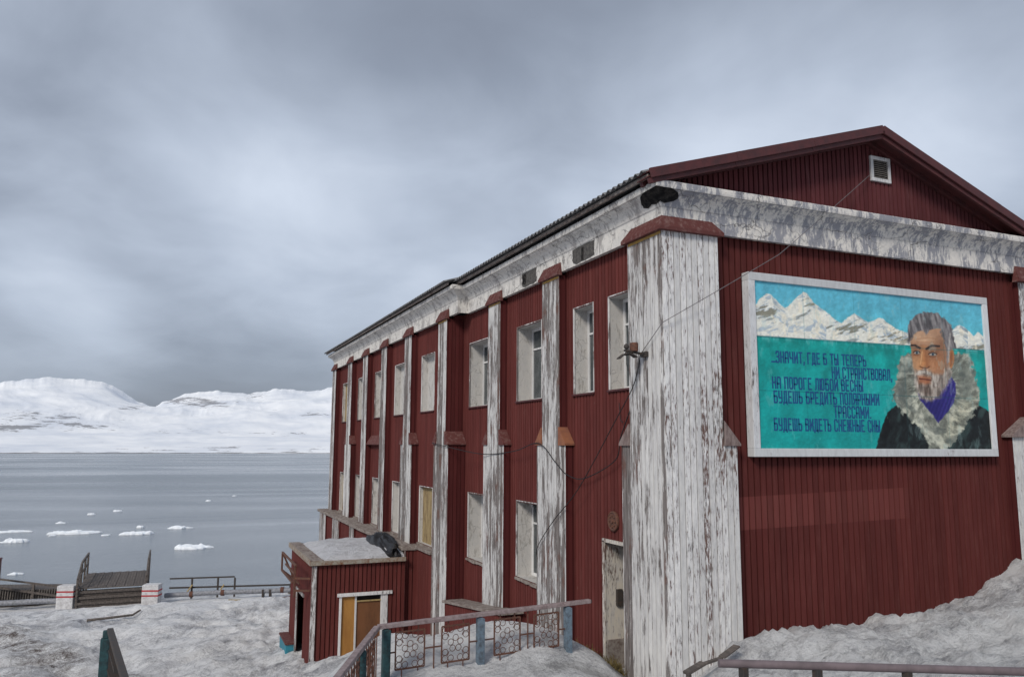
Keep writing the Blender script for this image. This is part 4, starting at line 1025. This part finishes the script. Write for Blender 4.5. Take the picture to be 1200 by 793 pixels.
# panel joints and age
for v_ in (.34, .66): lay(np.exp(-((VV-v_)/.0022)**2), (16, 78, 86), .5)
for u_k in (.19, .40, .61, .80): lay(np.exp(-((UU-u_k)/.0012)**2), (20, 90, 100), .28)
br_ = fbm(PX*.10+PY*.35, PX*.30-PY*.08, 4, 291, .65); IMG = np.clip(IMG*(1+br_[..., None]*.10), 0, 1)
lay(np.clip((fbm(UU*40, VV*9, 5, 295, .65)-.30)/.15, 0, 1), (170, 200, 200), .25)
LIN = np.where(IMG <= .04045, IMG/12.92, ((IMG+.055)/1.055)**2.4)
LIN *= .95
xs_, zs_ = px0+UU*(px1-px0), pz0+VV*(pz1-pz0)
off_ = WORLD[bb.name]
pic = grid_mesh('painted_panel', xs_-off_.x, np.full(UU.shape, BY-.004)-off_.y, zs_-off_.z, None, None, False)
pic.data.materials.clear(); pic.parent = bb; WORLD[pic.name] = off_.copy()
at = pic.data.attributes.new('paint', 'FLOAT_COLOR', 'POINT'); at.data.foreach_set('color', np.concatenate([LIN, np.ones(LIN.shape[:2]+(1,))], -1).astype(np.float32).ravel())
mp_ = Mat('painted_picture', .55, .3); mp_.col(mp_.attr('paint').outputs['Color'])
mp_.bump(mp_.noise(60, 4, .6), .15, .003)
pic.data.materials.append(mp_.m)
mb = MB(); mb.box(px0-.01, px1+.01, BY, YG-.002, pz0-.01, pz1+.01); mb.build('backing_board', 'wood_pale', bb)
# lettering: condensed stroke letters cut as thin plates
c_ = .12
GL = {
 'А': [[(0, 0), (0, 1-c_), (.12, 1), (.48, 1), (.6, 1-c_), (.6, 0)], [(0, .42), (.6, .42)]],
 'Б': [[(.55, 1), (0, 1), (0, 0), (.48, 0), (.6, c_), (.6, .46), (.48, .56), (0, .56)]],
 'В': [[(0, 0), (0, 1), (.46, 1), (.56, .9), (.56, .64), (.46, .54), (0, .54)], [(.46, .54), (.6, .42), (.6, c_), (.48, 0), (0, 0)]],
 'Г': [[(0, 0), (0, 1), (.55, 1)]],
 'Д': [[(-.04, -.14), (-.04, 0), (.68, 0), (.68, -.14)], [(.08, 0), (.14, .5), (.16, 1), (.56, 1), (.56, 0)]],
 'Е': [[(.56, 1), (0, 1), (0, 0), (.56, 0)], [(0, .52), (.46, .52)]],
 'Ж': [[(.4, 0), (.4, 1)], [(0, 1), (.06, .62), (.4, .5), (.74, .62), (.8, 1)], [(0, 0), (.06, .38), (.4, .5), (.74, .38), (.8, 0)]],
 'З': [[(0, .84), (.1, 1), (.48, 1), (.6, .9), (.6, .64), (.48, .53), (.2, .53)], [(.48, .53), (.6, .42), (.6, .1), (.48, 0), (.1, 0), (0, .16)]],
 'И': [[(0, 1), (0, 0)], [(0, .1), (.6, .9)], [(.6, 1), (.6, 0)]],
 'Й': [[(0, 1), (0, 0)], [(0, .1), (.6, .9)], [(.6, 1), (.6, 0)], [(.14, 1.16), (.3, 1.11), (.46, 1.16)]],
 'Л': [[(-.04, 0), (.06, .08), (.12, .6), (.14, 1), (.6, 1), (.6, 0)]],
 'М': [[(0, 0), (0, 1)], [(0, .96), (.36, .3), (.72, .96)], [(.72, 1), (.72, 0)]],
 'Н': [[(0, 0), (0, 1)], [(.6, 0), (.6, 1)], [(0, .52), (.6, .52)]],
 'О': [[(.12, 0), (0, c_), (0, 1-c_), (.12, 1), (.48, 1), (.6, 1-c_), (.6, c_), (.48, 0), (.12, 0)]],
 'П': [[(0, 0), (0, 1), (.6, 1), (.6, 0)]],
 'Р': [[(0, 0), (0, 1), (.48, 1), (.6, .88), (.6, .54), (.48, .42), (0, .42)]],
 'С': [[(.6, .8), (.6, .88), (.48, 1), (.12, 1), (0, .88), (0, .12), (.12, 0), (.48, 0), (.6, .12), (.6, .22)]],
 'Т': [[(0, 1), (.64, 1)], [(.32, 1), (.32, 0)]],
 'У': [[(0, 1), (0, .54), (.12, .42), (.6, .42)], [(.6, 1), (.6, .12), (.48, 0), (.06, 0)]],
 'Ч': [[(0, 1), (0, .56), (.12, .44), (.6, .44)], [(.6, 1), (.6, 0)]],
 'Ш': [[(0, 1), (0, 0), (.84, 0), (.84, 1)], [(.42, 0), (.42, 1)]],
 'Ы': [[(0, 1), (0, 0), (.36, 0), (.46, .1), (.46, .44), (.36, .54), (0, .54)], [(.74, 0), (.74, 1)]],
 'Ь': [[(0, 1), (0, 0), (.46, 0), (.58, .12), (.58, .44), (.46, .55), (0, .55)]],
 'Ю': [[(0, 0), (0, 1)], [(0, .52), (.28, .52)], [(.38, 0), (.28, .1), (.28, .9), (.38, 1), (.68, 1), (.8, .9), (.8, .1), (.68, 0), (.38, 0)]],
 'Я': [[(.6, 0), (.6, 1), (.12, 1), (0, .88), (0, .56), (.12, .44), (.6, .44)], [(.28, .44), (0, 0)]],
 '.': [[(.0, .03), (.10, .03)]], ',': [[(.08, .10), (.0, -.16)]], ' ': [],
}
def adv(ch): return {'Ж': 1.06, 'М': .98, 'Ш': 1.10, 'Ы': 1.0, 'Ю': 1.06, ' ': .46, '.': .28, ',': .34, 'Д': .90}.get(ch, .86)
def text_line(txt, pa, pb, hgt):
    (ua, va), (ub, vb) = plane_pt(*c1(*pa)), plane_pt(*c1(*pb))
    xa, za, xb, zb = px0+ua*(px1-px0), pz0+va*(pz1-pz0), px0+ub*(px1-px0), pz0+vb*(pz1-pz0)
    total = sum(adv(ch) for ch in txt)-.2; L = math.hypot(xb-xa, zb-za); sx_ = L/total
    e = Vector(((xb-xa)/L, 0, (zb-za)/L)); n = Vector((-e.z, 0, e.x)); o_ = Vector((xa, 0, za)); cur = 0; mb = MB(); sw = .0228; k_ = 0
    for ch in txt:
        for st in GL[ch]:
            pts = [o_ + e*((cur+x*.86)*sx_) + n*(z*hgt) for x, z in st]
            for i, (p_, q_) in enumerate(zip(pts[:-1], pts[1:])):
                d_ = (q_-p_).normalized(); a = p_-d_*sw*.42; b = q_+d_*sw*.42; s_v = Vector((-d_.z, 0, d_.x))*sw/2; k_ += 1
                y = BY-.0062-(k_ % 5)*.00012
                mb.prism([(v.x, y, v.z) for v in (a-s_v, b-s_v, b+s_v, a+s_v)], (0, .0016, 0), 0)
        cur += adv(ch)
    return mb.build('verse_line', 'ink', bb)
M['ink'] = mat_plain('navy_lettering', (.010, .066, .20), (.012, .10, .25), 20, .6, .3, .1)
for txt, a, b, h_ in (('...ЗНАЧИТ, ГДЕ Б ТЫ ТЕПЕРЬ', (112, 377), (486, 391), .150), ('НИ СТРАНСТВОВАЛ,', (352, 437), (584, 445), .155), ('НА ПОРОГЕ ЛЮБОЙ ВЕСНЫ', (115, 479), (473, 489), .155),
                      ('БУДЕШЬ БРЕДИТЬ ПОЛЯРНЫМИ', (121, 535), (535, 541), .158), ('ТРАССАМИ.', (358, 590), (500, 592), .160), ('БУДЕШЬ ВИДЕТЬ СНЕЖНЫЕ СНЫ', (121, 643), (537, 643), .160)):
    text_line(txt, a, b, h_)
# ------------------------------------------------------------------ small things
# lamp bracket on the corner pilaster
BYL = 9.13
lamp = thing('lamp_bracket', (F1, BYL, 1.22), 'rusty iron lamp bracket with bent shade sticking out of the corner pilaster', 'lamp bracket')
mb = MB(); mb.bar((F1+.0, BYL, 1.225), (5.50, BYL, 1.27), .035, .03); mb.box(F1-.05, F1-.001, BYL-.06, BYL+.06, 1.19, 1.265); mb.build('arm', 'iron_dark', lamp, .004)
mb = MB(); mb.lathe((5.655, BYL, 1.265), [(.058, 0), (.058, .105), (.05, .115), (.02, .115)], 16); mb.build('insulator_pot', 'rust', lamp)
mb = MB(); mb.lathe((5.535, BYL, 1.285), [(.012, 0), (.03, .012), (.038, .035), (.03, .06), (.012, .075)], 14); mb.lathe((5.535, BYL, 1.20), [(.03, 0), (.034, .02), (.012, .05)], 12); mb.build('lamp_holder', 'iron_dark', lamp)
arc = []
for k in range(13):
    t = k/12; arc.append((5.41+.27*t, BYL, 1.165+.09*math.sin(math.pi*(.10+.80*t))-.03*(1-t)-.012))
mb = MB()
for a, b in zip(arc[:-1], arc[1:]): mb.bar(a, b, .10, .012)
mb.build('bent_shade', 'iron_dark', lamp)
mb = MB(); mb.tube([(5.535, BYL, 1.2), (5.53, BYL, 1.1), (5.545, BYL, 1.03), (5.56, BYL, .985)], .0045, 6); mb.build('loose_wire', 'wire', lamp)
# cables
def cable(pts, r, label, mat='wire', sub=8):
    P_ = [Vector(p) for p in pts]; out = []
    for i in range(len(P_)-1):
        p0, p1, p2, p3 = P_[max(i-1, 0)], P_[i], P_[i+1], P_[min(i+2, len(P_)-1)]
        for k in range(sub):
            t = k/sub; out.append(.5*((2*p1)+(p2-p0)*t+(2*p0-5*p1+4*p2-p3)*t*t+(3*p1-p0-3*p2+p3)*t**3))
    out.append(P_[-1]); mb = MB(); mb.tube(out, r, 6)
    o = mb.build('cable', mat, None, 0, pts[0]); return tag(o, label, 'cable')
def straight(pts, r, label, mat='wire'):
    out = []
    for a, b in zip(pts[:-1], pts[1:]):
        a, b = Vector(a), Vector(b); n = max(2, int((b-a).length/.25)); L = (b-a).length
        for k in range(n): t = k/n; p_ = a+(b-a)*t; p_.z -= .012*L*4*t*(1-t)*.25; out.append(p_)
    out.append(Vector(pts[-1])); mb = MB(); mb.tube(out, r, 6); return tag(mb.build('cable', mat, None, 0, pts[0]), label, 'cable')
straight([(9.80, 8.80, 4.22), (7.64, 8.48, 2.66), (5.80, 8.66, 1.60), (5.80, 9.2, 1.24)], .0050, 'thin grey wire running from the gable vent past the billboard to the lamp bracket', 'wire_grey')
cable([(5.80, 9.2, 1.24), (5.80, 9.384, .84), (5.80, 9.9, .35), (5.80, 11.04, -.66), (5.80, 11.95, -1.24), (5.81, 12.6, -1.75), (5.95, 12.8, -2.05)], .007, 'thin black wire hanging from the lamp bracket slanting down to the lower window')
cable([(5.55, 17.9, .035), (5.55, 16.9, -.04), (5.70, 15.6, -.16), (5.82, 14.86, -.186), (5.82, 13.57, -.107), (5.80, 12.52, .03), (5.82, 11.9, -.28), (5.85, 11.54, -.47), (5.9, 11.04, -.51), (5.9, 10.1, -.22), (5.88, 9.9, .1), (5.88, 9.62, .5)], .008, 'sagging black cable strung along the pilasters below the upper windows', 'wire')
cable([(5.96, 10.06, .62), (5.95, 10.02, .45), (5.95, 10.0, .36), (5.95, 9.93, .33)], .006, 'short curled end of black wire on the red wall under the lamp bracket')

# ---------------- railing with ring ornaments round the landing
def ring(mb, c, ex, ez, r, th):
    n = 16; mb.tube([Vector(c)+ex*(r*math.cos(2*math.pi*k/n))+ez*(r*math.sin(2*math.pi*k/n)) for k in range(n)], th, 5, 0, True)
def ornament(o_, ex, w, h, parent, name='ring_panel'):
    ex = Vector(ex).normalized(); ez = Vector((0, 0, 1)); o_ = Vector(o_); mb = MB()
    P = lambda u, v: o_+ex*u+ez*v
    for a, b in (((0, 0), (w, 0)), ((0, h), (w, h)), ((0, 0), (0, h)), ((w, 0), (w, h))): mb.bar(P(*a), P(*b), .014, .018)
    r = .036
    for k in range(5):
        t = 2*math.pi*k/5+.31; ring(mb, P(w/2+.066*math.cos(t), h/2+.066*math.sin(t)), ex, ez, r, .0042)
    for cx0_, cz0_, sx_, sz_ in ((0, 0, 1, 1), (w, 0, -1, 1), (0, h, 1, -1), (w, h, -1, -1)):
        for a, b in ((1.25, 1.25), (3.3, 1.25), (1.25, 3.3)): ring(mb, P(cx0_+sx_*r*a, cz0_+sz_*r*b), ex, ez, r, .0042)
        mb.bar(P(cx0_+sx_*r*2.1, cz0_+sz_*r*2.1), P(w/2-sx_*.085, h/2-sz_*.085), .007, .007)
    return mb.build(name, 'rust', parent)
ra, rb = Vector((2.30, 9.42, -2.11)), Vector((5.20, 9.60, -2.05))
rl = thing('railing', (3.7, 9.5, -2.75), 'iron railing of four ring ornament panels under a wooden handrail before the side door', 'railing')
d_ = (rb-ra).normalized()
mb = MB(); mb.bar(ra, rb, .075, .05); mb.build('handrail', 'rail_top', rl, .008)
mb = MB(); mb.bar(rb+d_*-.002, rb+d_*.012, .06, .04); mb.build('end_cap', 'iron_dark', rl, .003)
def on(x, dz): t = (x-ra.x)/(rb.x-ra.x); p_ = ra+(rb-ra)*t; return (p_.x, p_.y, p_.z+dz)
for x, mt_n in ((2.405, 'teal'), (3.61, 'bluegrey'), (4.86, 'bluegrey')):
    mb = MB(); p_ = on(x, 0); mb.box(p_[0]-.045, p_[0]+.045, p_[1]-.045, p_[1]+.045, -3.1, p_[2]-.05)
    mb.raw([(p_[0]+a*.045, p_[1]+b*.045, p_[2]-.05) for a, b in ((-1, -1), (1, -1), (1, 1), (-1, 1))]+[(p_[0], p_[1], p_[2]-.02)], [(0, 1, 4), (1, 2, 4), (2, 3, 4), (3, 0, 4)])
    mb.build('post', mt_n, rl, .006)
for x in (2.52, 3.10, 3.80, 4.36):
    p_ = on(x, 0); ornament((p_[0], p_[1], p_[2]-.51), d_, .36, .42, rl)
mb = MB()
for x in (3.0, 4.27):
    mb.bar(on(x, -.02), on(x, -.62), .014, .014)
for a, b in ((2.45, 3.57), (3.66, 4.82)):
    mb.bar(on(a, -.62), on(b, -.62), .016, .018)
for a, b in ((2.45, 2.52), (2.88, 3.10), (3.46, 3.57), (3.66, 3.80), (4.16, 4.36), (4.72, 4.82)): mb.bar(on(a, -.31), on(b, -.31), .014, .016)
for x in (2.60, 2.80, 3.18, 3.38, 3.88, 4.08, 4.44, 4.64):
    mb.bar(on(x, -.02), on(x, -.09), .012, .012); mb.bar(on(x, -.51), on(x, -.62), .012, .012)
mb.build('bars', 'rust', rl)
# the part of the railing that turns towards the photographer
rc = Vector((1.02, 6.35, -2.04)); rs = Vector((2.27, 9.34, -2.10)); dv = (rc-rs).normalized()
r2 = thing('railing', (1.7, 7.8, -2.8), 'near railing run with teal post, turning towards the viewer at the landing corner', 'railing')
mb = MB(); mb.bar(rs, rc, .07, .05); mb.build('handrail', 'rail_top', r2, .008)
for k in (.30, .66): 
    p_ = rs+(rc-rs)*k; mb = MB(); mb.box(p_.x-.045, p_.x+.045, p_.y-.045, p_.y+.045, -3.2, p_.z-.03); mb.build('post', 'teal', r2, .006)
for k in (.04, .17, .34, .49): 
    p_ = rs+(rc-rs)*k; ornament((p_.x, p_.y, p_.z-.53), (dv.x, dv.y, 0), .36, .42, r2)
mb = MB(); z_ = Vector((0, 0, -.64)); mb.bar(rs+z_, rc+z_, .016, .018)
for k in range(24): p_ = rs+(rc-rs)*(k/24); mb.bar(p_-Vector((0, 0, .02)), p_+z_, .012, .012)
mb.build('bars', 'rust', r2)
# left railing of the steps: post with a rail running towards the viewer
ls, le = Vector((-.53, 9.80, -1.99)), Vector((-.06, 5.9, -1.97))
r3 = thing('railing', (-.3, 8.0, -3.1), 'dark railing end with teal post standing alone in the left foreground', 'railing')
mb = MB(); mb.box(ls.x-.085, ls.x+.005, ls.y-.045, ls.y+.045, -4.2, ls.z-.08); mb.box(ls.x-.068, ls.x-.012, ls.y-.03, ls.y+.03, ls.z-.08, ls.z); mb.build('post', 'teal', r3, .008)
mb = MB(); mb.bar(ls+Vector((.0, .0, 0)), le, .06, .045); mb.build('handrail', 'iron_dark', r3, .006)
mb = MB(); dl = (le-ls)
for z in (-.2, -.4, -.62): mb.bar(ls+Vector((0, 0, z)), le+Vector((0, 0, z)), .016, .016)
for k in range(1, 26): p_ = ls+dl*(k/26); mb.bar(p_, p_+Vector((0, 0, -.62)), .014, .014)
for k in (.35, .75): p_ = ls+dl*k; mb.bar(p_-Vector((0, 0, .03)), p_-Vector((0, 0, 1.3)), .07, .07)
mb.build('bars', 'iron_dark', r3)
# handrail in the lower right foreground
na_, nb_ = Vector((2.60, 3.44, -1.09)), Vector((4.42, 2.68, -1.135))
r4 = thing('handrail', (3.5, 3.0, -2.0), 'painted mauve pipe handrail on short posts in the lower right foreground', 'handrail')
mb = MB(); mb.tube([na_, na_+(nb_-na_)*.5, nb_], .021, 12); mb.build('rail', 'pole_paint', r4)
for px_ in (2.715, 3.06, 3.48, 4.2):
    t = (px_-na_.x)/(nb_.x-na_.x); p_ = na_+(nb_-na_)*t; mb = MB(); mb.bar(p_-Vector((0, 0, .015)), p_-Vector((0, 0, 1.15)), .035, .04); mb.build('post', 'iron_dark', r4, .003)
# planks stuck in the snow at the corner
mb = MB(); mb.bar((6.58, 8.33, -2.46), (6.28, 8.25, -2.55), .10, .022); mb.bar((6.00, 8.24, -2.585), (5.72, 8.20, -2.665), .10, .035); mb.bar((5.76, 8.2, -2.68), (5.74, 8.2, -3.1), .05, .05)
mb.bar((6.3, 8.27, -2.56), (5.98, 8.24, -2.6), .05, .03)
tag(mb.build('snow_board', 'wood_dark', None, .005, (6.2, 8.3, -2.6)), 'broken brown plank edging the snow beside the white corner pilaster', 'plank')
# withered grass at the foot of the wall
rg = random.Random(3); mb = MB()
for i in range(620):
    if i < 430: x, y, s = 5.86-abs(rg.gauss(0, .09)), rg.uniform(9.75, 11.0), 1
    else: x, y, s = rg.uniform(5.1, 5.75), 9.75+rg.gauss(0, .10), .7
    z = -3.12 if x > 5.7 else -2.98; h_ = rg.uniform(.06, .20)*s; a = rg.uniform(0, 6.28); l_ = rg.uniform(.03, .16)
    p0 = Vector((x, y, z)); p1 = p0+Vector((math.cos(a)*l_*.4, math.sin(a)*l_*.4, h_*.7)); p2 = p0+Vector((math.cos(a)*l_, math.sin(a)*l_, h_*.85)); w_ = Vector((-math.sin(a), math.cos(a), 0))*.005
    mb.raw([p0-w_, p0+w_, p1+w_*.7, p1-w_*.7, p2], [(0, 1, 2, 3), (3, 2, 4)])
tag(mb.build('grass', 'grass'), 'tufts of withered yellow grass along the wall by the side door', 'grass', None, 'stuff')

# ---------------- quay: footbridge, striped blocks, pipes, walkway, railings
qd = Vector((.954, -.30, 0)).normalized()           # along the quay
qn = Vector((.30, .954, 0)).normalized()            # away, towards the water
def Q(s, t, z, o_=Vector((-2.1, 38.0, 0))): p_ = o_+qd*s+qn*t; return Vector((p_.x, p_.y, z))
def qbox(mb, s0, s1, t0, t1, z0, z1, mi=0):
    vs = [Q(s, t, z) for z in (z0, z1) for t in (t0, t1) for s in (s0, s1)]
    mb.raw(vs, [(0, 2, 3, 1), (4, 5, 7, 6), (0, 1, 5, 4), (2, 6, 7, 3), (0, 4, 6, 2), (1, 3, 7, 5)], mi)
qd_, qn_ = qd, qn
qd, qn = Vector((1, 0, 0)), Vector((0, 1, 0))
fb = thing('footbridge', Q(0, 1.5, -6.7), 'dark timber footbridge over the quay pipe, with two leaning side rails', 'footbridge')
mb = MB()
for i in range(22): a = -1.26+i*.1145; qbox(mb, a, a+.109, .15, 4.3, -6.02, -5.98+.008*(i % 3))
mb.build('deck', 'wood_dark', fb, .006)
mb = MB()
for i, z in enumerate((-6.64, -6.42, -6.20)): qbox(mb, -1.27, 1.27, .0+.05*i, .28+.05*i, z, z+.10); qbox(mb, -1.25, 1.25, .06+.05*i, .10+.05*i, z-.12, z-.002)
mb.build('step', 'wood_dark', fb, .01)
for sd_ in (-1, 1):
    mb = MB(); s0 = 1.30*sd_
    for t in (.05, 1.5, 2.9, 4.2): qbox(mb, s0-.04, s0+.04, t-.04, t+.04, -6.75, -5.15 if t > .1 else -5.55)
    mb.bar(Q(s0, .0, -5.62), Q(s0, 1.5, -5.12), .07, .10); mb.bar(Q(s0, 1.5, -5.12), Q(s0, 4.3, -5.08), .07, .10)
    mb.bar(Q(s0, .0, -6.0), Q(s0, 1.5, -5.55), .05, .09); mb.bar(Q(s0, 1.5, -5.55), Q(s0, 4.3, -5.52), .05, .09)
    mb.bar(Q(s0, .0, -6.35), Q(s0, 4.3, -6.05), .06, .14)
    mb.build('side_rail', 'wood_dark', fb, .006)
qd, qn = qd_, qn_
for s, lab in ((-1.72, 'white concrete block with two red stripes to the left of the footbridge'), (1.66, 'white concrete block with two red stripes to the right of the footbridge')):
    o = thing('striped_block', Q(s, -.1, -6.75), lab, 'concrete block', 'striped blocks flanking the footbridge')
    mb = MB(); qbox(mb, s-.33, s+.33, -.35, .15, -6.95, -5.86); mb.build('body', 'concrete_white', o, .02)
    for z in (-6.13, -6.33):
        mb = MB(); qbox(mb, s-.334, s+.334, -.354, .154, z, z+.065); mb.build('stripe', 'stripe_red', o)
# wrapped pipes
def pipe(s0, s1, t, z0, z1, r, label):
    o = thing('pipe', Q(s0, t, z0), label, 'pipe')
    n = int(abs(s1-s0)/.11); mb = MB(); pts = []; rr = []
    for k in range(n+1):
        u = k/n; pts.append(Q(s0+(s1-s0)*u, t, z0+(z1-z0)*u+.02*math.sin(u*9))); rr.append(r*(1.0 if k % 2 else .94))
    mb.tube(pts, rr, 12); mb.build('wrapping', 'pipe_gal', o)
    return o
pL = pipe(-7.5, -2.05, .1, -6.62, -6.55, .115, 'grey wrapped pipe on the snow left of the footbridge, ending open')
mb = MB(); c = Q(-2.05, .1, -6.55); mb.tube([c-qd*.12, c+qd*.02], .122, 14); mb.build('open_end', 'rust', pL)
pR = pipe(2.0, 12.0, .5, -6.44, -6.08, .105, 'long grey wrapped pipe on supports right of the footbridge')
for s in (6.1, 6.4):
    mb = MB(); qbox(mb, s-.04, s+.04, .38, .62, -6.95, -6.38+.036*(s-2)); mb.build('support', 'iron_dark', pR)
mb = MB()
for s in (3.1, 4.4, 6.9): p_ = Q(s, .5, -6.44+.036*(s-2)); mb.tube([p_-qd*.07, p_+qd*.07], .125, 12)
mb.build('clamp', 'rust', pR)
o = thing('quay_railing', Q(3, 1.2, -6.7), 'low dark iron railing along the quay edge behind the long pipe', 'railing')
mb = MB(); mb.bar(Q(1.95, 1.2, -5.86), Q(4.7, 1.2, -5.80), .05, .06); mb.bar(Q(1.95, 1.2, -6.25), Q(7.7, 1.2, -6.16), .04, .07); mb.build('rail', 'iron_dark', o)
for s in (2.9, 4.0, 4.72):
    mb = MB(); qbox(mb, s-.035, s+.035, 1.17, 1.23, -6.9, -5.84); mb.build('post', 'iron_dark', o)
for a, b, w_, h_, lab in ((Q(2.7, .95, -6.5), Q(2.95, 1.1, -6.1), .10, .03, 'yellow board offcut leaning by the first quay railing post right of the footbridge'),
    (Q(4.1, .95, -6.45), Q(4.3, 1.05, -6.1), .10, .03, 'yellow board offcut leaning by the second quay railing post'), (Q(4.75, .1, -6.58), Q(5.4, .2, -6.62), .12, .03, 'flat yellow board lying on the snow under the long pipe')):
    mb = MB(); mb.bar(a, b, w_, h_); tag(mb.build('board', 'yellow_wood', None, .004, a), lab, 'board')
mb = MB(); a = Q(7.25, 1.4, 0)
mb.raw([Q(7.0, 1.2, -6.55), Q(7.55, 1.2, -6.55), Q(7.55, 1.8, -6.55), Q(7.0, 1.8, -6.55), Q(7.16, 1.45, -5.72), Q(7.22, 1.45, -5.66), Q(7.22, 1.5, -5.66)], [(3, 2, 1, 0), (0, 1, 5, 4), (1, 2, 6, 5), (2, 3, 4, 6), (3, 0, 4), (4, 5, 6)])
tag(mb.build('bollard', 'wood_dark', None, .02, Q(7.25, 1.4, -6.5)), 'dark pointed mooring post at the end of the quay railing', 'bollard')
mb = MB(); mb.bar(Q(5.2, .2, -6.72), Q(7.5, .55, -6.55), .16, .06); mb.bar(Q(5.6, .0, -6.80), Q(6.6, -.1, -6.72), .2, .08)
tag(mb.build('quay_beam', 'rust', None, .01, Q(6, .2, -6.7)), 'rust brown beam half sunk in snow below the long pipe', 'beam')
# walkway on the far left
wk = thing('walkway', Q(-4, 1.0, -6.7), 'dark stepped walkway with slatted side and sloping rail at the left edge', 'walkway')
mb = MB()
for k in range(44):
    u = k/43; s = -6.6+u*4.5; mb.bar(Q(s, 1.0, -6.62), Q(s+.02, 1.0, -6.20-.02*math.sin(k)), .055, .03)
mb.build('slatted_side', 'wood_pale', wk)
mb = MB(); mb.bar(Q(-6.8, .9, -5.72), Q(-5.2, .9, -5.72), .07, .07); mb.bar(Q(-5.2, .9, -5.72), Q(-2.1, .9, -6.14), .07, .07)
mb.bar(Q(-6.8, .9, -6.02), Q(-5.3, .9, -6.04), .07, .09); mb.bar(Q(-5.3, .9, -6.04), Q(-2.1, .9, -6.55), .07, .09); mb.build('rail', 'wood_dark', wk)
for s, z in ((-6.4, -5.72), (-5.15, -5.72), (-3.55, -5.95), (-2.25, -6.12)):
    mb = MB(); qbox(mb, s-.05, s+.05, .86, .94, -6.8, z); mb.build('post', 'wood_dark', wk)
mb = MB(); qbox(mb, -6.9, -2.1, 1.06, 2.4, -6.30, -6.22); qbox(mb, -6.9, -2.1, 1.7, 1.8, -7.4, -6.301); mb.build('deck', 'wood_dark', wk)
mb = MB(); qbox(mb, -4.75, -4.40, .3, .55, -5.2, -5.19) if False else None
mb.bar((-6.55, 39.55, -7.0), (-6.55, 39.55, -4.84), .26, .26); mb.bar((-6.55, 39.55, -4.84), (-6.55, 39.55, -4.78), .30, .30)
tag(mb.build('red_post', 'red_trim', None, .01, (-6.55, 39.55, -7)), 'dark red post at the left edge of the quay', 'post')
rg = random.Random(9); mb = MB()
p0 = Vector((-2.6, 33.6, -6.42)); mb.tube([p0, p0+Vector((.7, -.1, .05)), p0+Vector((1.5, -.1, .10)), p0+Vector((1.75, .1, .22))], [.05, .045, .04, .035], 7)
tag(mb.build('driftwood', 'wood_dark', None, 0, p0), 'brown driftwood stick lying on the snow before the footbridge', 'driftwood')

# ---------------- ice floes
floes = [((-45.5, 285, 18.5, 3.0, .8), 'long flat ice floe drifting at the left edge of the view'), ((-25.6, 274, 14.5, 4.5, 1.9), 'lumpy ice floe with a row of humps, near the middle of the drifting ice'),
 ((-8.8, 266, 9.6, 4.0, 1.5), 'smooth lens shaped white ice floe right of the lumpy one'), ((2.6, 279.4, 6.6, 3.0, 1.3), 'small flat pale ice floe farthest right in the floe row'),
 ((6.2, 226, 8.4, 4.6, 1.7), 'jagged bright ice floe, nearest of the large ones'), ((-38.6, 256.5, 6.6, 3.2, 1.6), 'pointed ice floe drifting closest to the left shore'),
 ((-28.9, 194.4, 2.8, 1.3, .7), 'tiny ice floe just above the walkway at the left'), ((-27.7, 343, 2.9, 1.6, 1.1), 'small ice lump, left one of the distant pair'),
 ((-19.5, 356.5, 3.0, 1.6, 1.1), 'small ice lump, right one of the distant pair'), ((-34.1, 310.4, 2.6, 1.4, .8), 'small grey ice lump behind the long floe'),
 ((-8.7, 286, 2.2, 1.4, 1.3), 'little upright ice chunk behind the lens shaped floe'), ((-17.3, 266, 2.2, 1.2, .5), 'flat ice sliver between the lumpy and lens shaped floes'),
 ((15.9, 405, 2.8, 1.6, .8), 'lone distant ice lump in open water'), ((30.0, 440, 2.0, 1.2, .6), 'farthest ice speck near the red building'), ((-31.5, 270, 1.7, 1.0, .5), 'dark wet ice crumb left of the lumpy floe')]
for i, ((x, y, lw, ld, h_), lab) in enumerate(floes):
    n1, n2 = 64, 14; th, q_ = np.meshgrid(np.linspace(0, 2*math.pi, n1), np.linspace(0, 1, n2))
    e = 1+fbm(np.cos(th)*1.6+i*7, np.sin(th)*1.6+i*3, 4, 300+i)*.55
    rr = np.where(q_ < .82, q_/.82, 1+.02*(q_-.82)); fxx, fyy = lw/2*rr*e*np.cos(th), ld/2*rr*e*np.sin(th)
    hn = .35+np.clip(fbm(fxx*.55+i*11, fyy*.9+i*5, 4, 400+i)+.35, 0, 1.3)*.9
    top = h_*hn*np.clip(1-rr**4*.55, 0.2, 1); top = top*.62; zz = np.where(q_ < .82, top, top*(1-(q_-.82)/.18)-(q_-.82)/.18*.5)
    fxx[:, -1] = fxx[:, 0]; fyy[:, -1] = fyy[:, 0]; zz[:, -1] = zz[:, 0]
    o = grid_mesh('ice_floe', fxx, fyy, zz, M['ice'], None, False); o.location = (x, y, -26.93); tag(o, lab, 'ice floe', 'ice floes drifting on the fjord')
